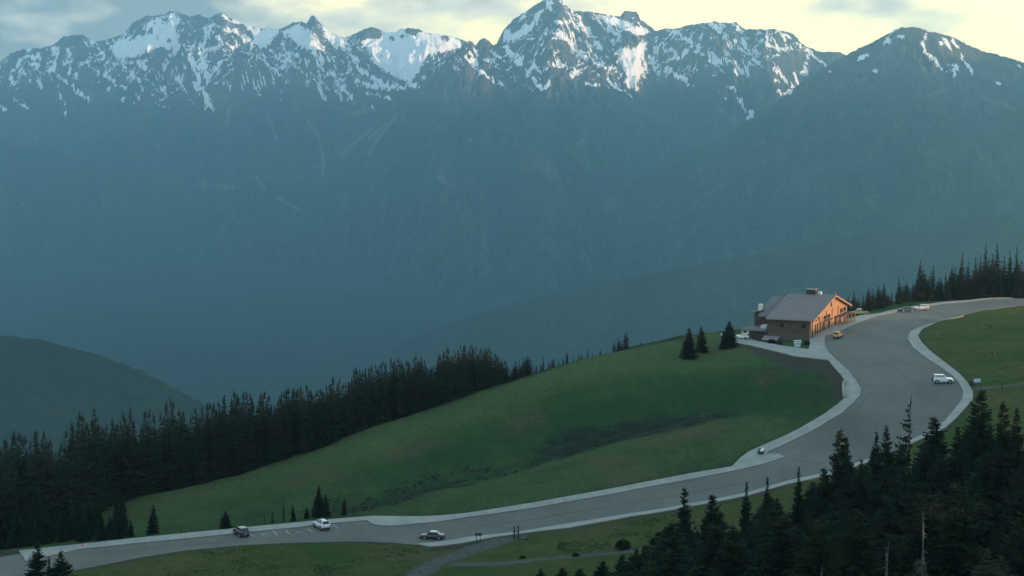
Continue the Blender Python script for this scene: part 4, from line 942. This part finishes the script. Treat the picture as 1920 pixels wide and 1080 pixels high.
SHAPES = {
 # length, half width, wheel r, wheelbase half, lower sections, cabin base/top x, heights
 'boxy': dict(L=4.4, W=.92, r=.39, wb=1.35, low=[(-2.1, .88, .86, .5, 1.12), (-1.9, .92, .88, .42, 1.18), (.75, .92, .88, .42, 1.18), (1.95, .90, .82, .45, 1.10), (2.15, .84, .78, .5, 1.0)], cab=[(-2.0, -1.9), (.62, .18)], zt=1.88, zb=1.16),
 'suv': dict(L=4.7, W=.93, r=.37, wb=1.4, low=[(-2.3, .86, .82, .5, 1.0), (-2.15, .92, .86, .38, 1.10), (.9, .92, .86, .36, 1.08), (2.05, .90, .80, .38, .98), (2.32, .80, .72, .45, .82)], cab=[(-2.18, -1.8), (.98, .2)], zt=1.74, zb=1.06),
 'sedan': dict(L=4.6, W=.9, r=.33, wb=1.35, low=[(-2.28, .82, .76, .42, .82), (-2.1, .89, .80, .32, .96), (-.9, .9, .82, .30, .96), (.9, .9, .82, .30, .94), (2.0, .88, .78, .32, .82), (2.28, .78, .7, .4, .66)], cab=[(-1.55, -.95), (1.0, .3)], zt=1.42, zb=.93),
 'pickup': dict(L=5.2, W=.95, r=.38, wb=1.6, low=[(-2.6, .9, .88, .5, 1.08), (-2.4, .94, .9, .42, 1.12), (.9, .94, .9, .42, 1.12), (2.3, .9, .84, .45, 1.08), (2.58, .84, .78, .5, .95)], cab=[(-.75, -.6), (1.2, .5)], zt=1.86, zb=1.1)}
def car(kind, x, y, rz, pm_, label, roofm=None, spare=False, rack=False, z=None, s=1.0):
    S = SHAPES[kind]; e = thing('parked_' + ('truck' if kind == 'pickup' else 'car'), label, 'pickup' if kind == 'pickup' else 'car', (x, y, (hz(x, y) + .08) if z is None else z), rz); e.scale = (s, s, s)
    hull('body', S['low'], pm_, e, .07)
    (b0, t0), (b1, t1) = S['cab']; zb, zt, W = S['zb'], S['zt'], S['W']; wt = W * .76
    cabin = hull('cabin', [(b0, W * .9, W * .88, zb - .1, zb + .02), (t0, W * .88, wt, zb - .1, zt), (t1, W * .88, wt, zb - .1, zt), (b1, W * .9, W * .88, zb - .1, zb + .02)], pm_, e, .05)
    def panel(name, pts, m, nrm):
        n_ = Vector(nrm).normalized() * .012; v_ = [Vector(p) + n_ for p in pts]; v2 = [p - n_ * 2.5 for p in v_]
        f = [(0, 1, 2, 3), (7, 6, 5, 4)] + [(i, i + 4, (i + 1) % 4 + 4, (i + 1) % 4) for i in range(4)]
        return link(name, tri_mesh(name, [tuple(p) for p in v_ + v2], f), m, e)
    def mixp(a, b, t): return a + (b - a) * t
    # windscreen and rear window
    for nm, (xb, xt), sg in (('windscreen', (b1, t1), 1), ('rear_window', (b0, t0), -1)):
        q = []
        for (t, ws) in ((.10, .80), (.90, .80)):
            zz = mixp(zb + .02, zt, t); hw = mixp(W * .88, wt, t) * .86; xx = mixp(xb, xt, t); q.append((xx, hw, zz))
        panel(nm, [(q[0][0], -q[0][1], q[0][2]), (q[0][0], q[0][1], q[0][2]), (q[1][0], q[1][1], q[1][2]), (q[1][0], -q[1][1], q[1][2])], M_GLASS, (sg * (zt - zb), 0, abs(xb - xt)))
    # side windows, three a side
    zA, zB_ = zb + (zt - zb) * .16, zb + (zt - zb) * .86
    def sy(zz): # the cabin's side: straight between mid height and the roof edge
        zm = zb - .1 + (zt - zb + .1) * .55
        return W * .88 if zz < zm else mixp(W * .88, wt, (zz - zm) / (zt - zm))
    xa0, xa1 = mixp(b0, t0, .16) + .14, mixp(b1, t1, .16) - .14; xc0, xc1 = mixp(b0, t0, .86) + .12, mixp(b1, t1, .86) - .10
    nw = 2 if kind in ('sedan', 'pickup') else 3
    zmid = zb - .1 + (zt - zb + .1) * .55
    for sd_ in (-1, 1):
        for k_ in range(nw):
            l0, l1 = k_ / nw + .02, (k_ + 1) / nw - .02
            lo0, lo1, hi0, hi1 = mixp(xa0, xa1, l0), mixp(xa0, xa1, l1), mixp(xc0, xc1, l0), mixp(xc0, xc1, l1)
            tm_ = (zmid - zA) / (zB_ - zA) if zmid > zA else 0
            zs = max(zmid + .01, zA); f0 = (zs - zA) / (zB_ - zA)
            panel('side_window', [(mixp(lo0, hi0, f0), sd_ * sy(zs), zs), (mixp(lo1, hi1, f0), sd_ * sy(zs), zs), (hi1, sd_ * sy(zB_), zB_), (hi0, sd_ * sy(zB_), zB_)][::sd_], M_GLASS, (0, sd_, .25))
    if roofm: boxes('roof', [(t0 + .05, t1 - .05, -wt * .92, wt * .92, zt - .01, zt + .05)], roofm, e)
    if rack: boxes('roof_rack', [(t0 + .1, t1 - .1, -wt * .9, -wt * .82, zt + .0, zt + .10), (t0 + .1, t1 - .1, wt * .82, wt * .9, zt + .0, zt + .10)], M_BUMP, e)
    xf, xr = S['low'][-1][0], S['low'][0][0]
    for sd_ in (-1, 1):
        for xx in (-S['wb'], S['wb']):
            wh = cyl('wheel', (xx, sd_ * (S['W'] - .10), S['r']), S['r'], .24, M_TYRE, e); cyl('rim', (xx, sd_ * (S['W'] + .022), S['r']), S['r'] * .6, .02, M_RIM, wh, 14)
            cyl('wheel_arch', (xx, sd_ * (S['W'] - .05), S['r'] + .02), S['r'] + .09, .09, M_BUMP, e)
        zl = S['low'][-1][4] - .14; boxes('headlight', [(xf - .1, xf + .02, sd_ * .62 - .14, sd_ * .62 + .14, zl - .08, zl + .07)], M_LAMP, e)
        zl = S['low'][0][4] - .14; boxes('taillight', [(xr - .02, xr + .1, sd_ * .70 - .09, sd_ * .70 + .09, zl - .14, zl + .10)], M_RED, e)
    boxes('bumper', [(xf - .12, xf + .09, -.78, .78, .36, .56), (xr - .09, xr + .12, -.78, .78, .36, .58)], M_BUMP, e)
    boxes('number_plate', [(xr - .115, xr - .092, -.24, .24, .62, .76)], M_PLATE, e)
    if kind == 'pickup': boxes('cargo_bed', [(-2.45, -.85, -.78, .78, 1.09, 1.14)], M_BUMP, e)
    if spare: cyl('spare_wheel', (xr - .12, 0, .95), .36, .2, M_TYRE, e, 20, 'x')
    return e
P_WHITE = paint('white_paint', (.78, .80, .80)); P_BLACK = paint('black_paint', (.035, .033, .045)); P_MAROON = paint('dark_paint', (.035, .035, .055)); P_BLUE = paint('dark_blue_paint', (.018, .038, .06), .5); P_BLUE.node_tree.nodes['Principled BSDF'].inputs['Coat Weight'].default_value = 0
P_SILVER = paint('silver_paint', (.42, .45, .46)); P_YEL = paint('yellow_paint', (.65, .30, .03)); P_GREEN = paint('green_paint', (.16, .20, .11)); P_CREAM = paint('cream_paint', (.62, .60, .55))
def at(px, py, d0=320): return ground_at(px, py, d0)
x, y = at(1768, 719); car('boxy', x, y, R(-4), P_WHITE, 'white boxy off-roader with rear spare wheel parked on the wide road bend', spare=True)
x, y = at(603, 991); car('suv', x, y, math.atan2(.87, -.5), P_WHITE, 'white estate car parked nose-in at the left pavement', rack=True)
x, y = at(452, 1004); car('suv', x, y, math.atan2(.87, -.5), P_BLACK, 'black car parked nose-in at the left pavement beside the painted bays', s=.95)
x, y = at(810, 1011); car('sedan', x, y, R(176), P_MAROON, 'dark blue-grey saloon with pale roof driving on the lower road', roofm=P_CREAM)
x, y = at(1699, 585); car('sedan', x, y, R(197), P_BLUE, 'dark blue saloon parked at the far kerb, left of the silver car', s=1.05)
x, y = at(1727, 582); car('suv', x, y, R(197), P_SILVER, 'silver car with sunlit tail parked at the far kerb of the upper road', s=.98)
x, y = at(1571, 634); car('suv', x, y, math.atan2(.80, .35), P_YEL, 'yellow car with pale roof standing in front of the lodge', roofm=P_CREAM, s=.92)
x, y = at(1611, 591, 500); open('/tmp/cnt', 'a').write(' pickup %.1f %.1f %.1f' % (x, y, hz(x, y) - CZ)); car('pickup', x, y, R(186), P_GREEN, 'olive green pickup parked right of the lodge by the forest edge', s=.95)
x, y = at(1391, 636, 400); car('suv', x, y, R(160), P_WHITE, 'white car half hidden behind the annex on the lodge terrace', s=.8)

# ------------------------------------------------------------------ signs, posts, kerb details
def sign_at(px, py, label, name, cat, rz=0): 
    x, y = at(px, py); return thing(name, label, cat, (x, y, hz(x, y) + .02), rz)
M_POST = mat('sign_post_wood', (.055, .045, .035), .9, noise=(4, (.09, .07, .055), .4, .6)); M_PALEB = mat('pale_board', (.48, .62, .68), .6, noise=(3, (.42, .56, .62), .4, .6))
e = sign_at(897, 1016, 'low dark sign board on two posts beside the lower pavement', 'sign_board', 'sign')
boxes('post', [(-.42, -.32, -.05, .05, -.3, 1.2)], M_POST, e); boxes('post', [(.32, .42, -.05, .05, -.3, 1.2)], M_POST, e); boxes('board', [(-.62, .62, -.09, -.05, 1.15, 1.55)], M_POST, e); boxes('cap', [(-.7, .7, -.14, .1, 1.56, 1.62)], M_POST, e)
e = sign_at(968, 1010, 'pair of tall dark timber posts at the start of the trail', 'timber_gateway', 'posts')
boxes('post', [(-.52, -.24, -.14, .14, -.3, 2.35)], M_POST, e); boxes('post', [(.24, .52, -.14, .14, -.3, 2.5)], M_POST, e); boxes('rail', [(-.24, .24, -.04, .04, 1.2, 1.32)], M_POST, e)
e = sign_at(1832, 721, 'pale blue notice board at the right road bend', 'notice_board', 'sign')
boxes('board', [(-.75, .75, -.05, .05, .45, 1.25)], M_PALEB, e); boxes('leg', [(-.6, -.5, -.04, .04, -.2, .45)], M_POST, e); boxes('leg', [(.5, .6, -.04, .04, -.2, .45)], M_POST, e)
e = sign_at(1821, 723, 'small dark litter bin left of the pale blue notice board', 'litter_bin', 'bin')
cyl('bin_body', (0, 0, .5), .42, .9, M_POST, e, 14, 'x'); boxes('lid', [(-.5, .5, -.46, .46, .93, 1.03)], M_BUMP, e)
e = sign_at(1879, 728, 'short dark post beside the narrow trail at right', 'trail_post', 'post')
boxes('shaft', [(-.12, .12, -.12, .12, -.3, 1.2)], M_POST, e); boxes('cap', [(-.16, .16, -.16, .16, 1.2, 1.28)], M_POST, e)
e = sign_at(1495, 650, 'pale blue and white board standing below the lodge wall', 'information_board', 'sign', R(10))
boxes('board', [(-.95, .95, -.05, .05, .75, 1.25)], M_PALEB, e); boxes('header', [(-.98, .98, -.09, .09, 1.35, 1.62)], M_WHITE, e); boxes('base', [(-.75, .75, -.2, .2, -.2, .62)], M_PALEB, e)
boxes('post', [(-1.0, -.9, -.04, .04, -.2, 1.35)], M_POST, e); boxes('post', [(.9, 1.0, -.04, .04, -.2, 1.35)], M_POST, e)
e = sign_at(1427, 853, 'slanted white interpretive panel on a dark stand on the paved corner', 'interpretive_panel', 'sign', R(-35))
prism('stand', [(-.35, -.05), (.35, -.05), (.35, 1.25), (-.35, .85)], -.6, .5, 'x', M_POST, e); slab('panel', [(-.1, -.44, .86), (.6, -.44, .86), (.6, .46, 1.38), (-.1, .46, 1.38)], .06, M_WHITE, e)
e = sign_at(155, 1026, 'small red traffic cone on the far left pavement', 'traffic_cone', 'cone')
M_CONE = mat('cone_plastic', (.75, .10, .05), .5); tco, tf = cone_trunk(.75, .2, 0, 12, 3); link('cone', tri_mesh('cone', tco, tf, True), M_CONE, e); boxes('base', [(-.26, .26, -.26, .26, .15, .2)], M_CONE, e); e.location.z += .05
e = sign_at(1354, 634, 'small white sign on a post beside the crest conifer', 'small_sign', 'sign')
boxes('post', [(-.05, .05, -.05, .05, -.3, 1.2)], M_POST, e); boxes('board', [(-.4, .4, -.09, -.052, .75, 1.3)], M_WHITE, e)
# low guard wall round the viewing bay
bay = gp([(1586, 747.5), (1581, 745), (1579, 722), (1588, 718.5)]); 
co, f = [], []; th = .3
for i, (x, y) in enumerate(bay):
    z = hz(x, y) + .1
    co += [(x, y, z - .3), (x, y, z + .75), (x + th, y, z + .75), (x + th, y, z - .3)]
for i in range(3):
    b = i * 4
    for k_ in range(4): f.append((b + k_, b + (k_ + 1) % 4, b + 4 + (k_ + 1) % 4, b + 4 + k_))
f += [(3, 2, 1, 0), (12, 13, 14, 15)]
tag(link('guard_wall', tri_mesh('guard_wall', co, f), M_CONC), 'low pale guard wall round the small viewing bay of the pavement', 'wall')
for px, py, s, lab in ((983, 1010, .34, 'small dark boulder right of the timber posts'), (990, 1009, .24, 'smallest dark boulder right of the timber posts')):
    x, y = at(px, py); bm = bmesh.new(); bmesh.ops.create_icosphere(bm, subdivisions=3, radius=s)
    for v in bm.verts: v.co *= 1 + .25 * float(pnoise(v.co.x * 4 + px, v.co.y * 4 + v.co.z * 3, 3)); v.co.z *= .7
    me = bpy.data.meshes.new('boulder'); bm.to_mesh(me); bm.free(); o = link('boulder', me, mat('boulder_stone', (.10, .10, .10), .9, noise=(5, (.16, .15, .15), .4, .6))); o.location = (x, y, hz(x, y) + s * .3); tag(o, lab, 'boulder')
# dark tar seams in the asphalt
M_TAR = mat('tar_seam', (.075, .075, .07), .7, noise=(2, (.10, .10, .09), .4, .6))
# faded parking marks, painted on the asphalt (one thin sheet each)
SEAMS = [([(1462, 859), (1500, 864), (1560, 871)], .10), ([(1452, 838), (1500, 822), (1560, 796), (1610, 765), (1640, 730)], .05), ([(700, 1000), (850, 994), (1000, 974), (1200, 940), (1400, 905)], .06), ([(1650, 640), (1680, 690), (1720, 730), (1735, 770)], .05), ([(100, 1050), (300, 1026), (520, 1010)], .05)]
MARKS = [(a, b, M_TAR) for a, b in SEAMS] + [(a, b, M_PAINT) for a, b in [([(466, 1000), (477, 1008)], .16), ([(490, 1004.5), (495, 1001), (503, 1004.5)], .14), ([(511, 996), (520, 1004.5)], .16), ([(535, 994), (542, 1002)], .16), ([(554, 1000), (559, 997), (566, 1000)], .14), ([(577, 992), (586, 998)], .16), ([(625, 985), (633, 991)], .14)]]
for pl, wd, mm in MARKS:
    g2 = gp(pl); co, f = [], []
    for i in range(len(g2) - 1):
        (xa, ya), (xb, yb) = g2[i], g2[i + 1]; L_ = math.hypot(xb - xa, yb - ya); nx, ny = -(yb - ya) / L_ * wd, (xb - xa) / L_ * wd
        n = max(2, int(L_ / .8)); b = len(co)
        for k_ in range(n + 1):
            t = k_ / n; cx, cy = xa + (xb - xa) * t, ya + (yb - ya) * t
            for s in (-1, 1): co.append((cx + s * nx, cy + s * ny, hz(cx, cy) + .085 + i * .004))
        for k_ in range(n): f.append((b + 2 * k_, b + 2 * k_ + 1, b + 2 * k_ + 3, b + 2 * k_ + 2))
    tag(link('road_marking', tri_mesh('road_marking', co, f), mm), kind='structure')

# ------------------------------------------------------------------ haze: one closed box of thin air round everything
hm = bpy.data.materials.new('haze'); hm.use_nodes = True; t = hm.node_tree; t.nodes.clear()
o_ = t.nodes.new('ShaderNodeOutputMaterial'); v = t.nodes.new('ShaderNodeVolumePrincipled')
v.inputs['Color'].default_value = (.375, .755, 1.0, 1); v.inputs['Density'].default_value = 5.3e-5; v.inputs['Anisotropy'].default_value = 0.65
t.links.new(v.outputs[0], o_.inputs['Volume'])
def box_verts(x0, x1, y0, y1, z0, z1):
    return [(x0,y0,z0),(x1,y0,z0),(x1,y1,z0),(x0,y1,z0),(x0,y0,z1),(x1,y0,z1),(x1,y1,z1),(x0,y1,z1)], [(0,3,2,1),(4,5,6,7),(0,1,5,4),(1,2,6,5),(2,3,7,6),(3,0,4,7)]
bv, bf = box_verts(-7600, 7600, -120, 17200, float(ZZ.min()) - 1, float(ZZ.max()) + 25)
hb = link('haze', tri_mesh('haze', bv, bf), hm); tag(hb, kind='stuff')
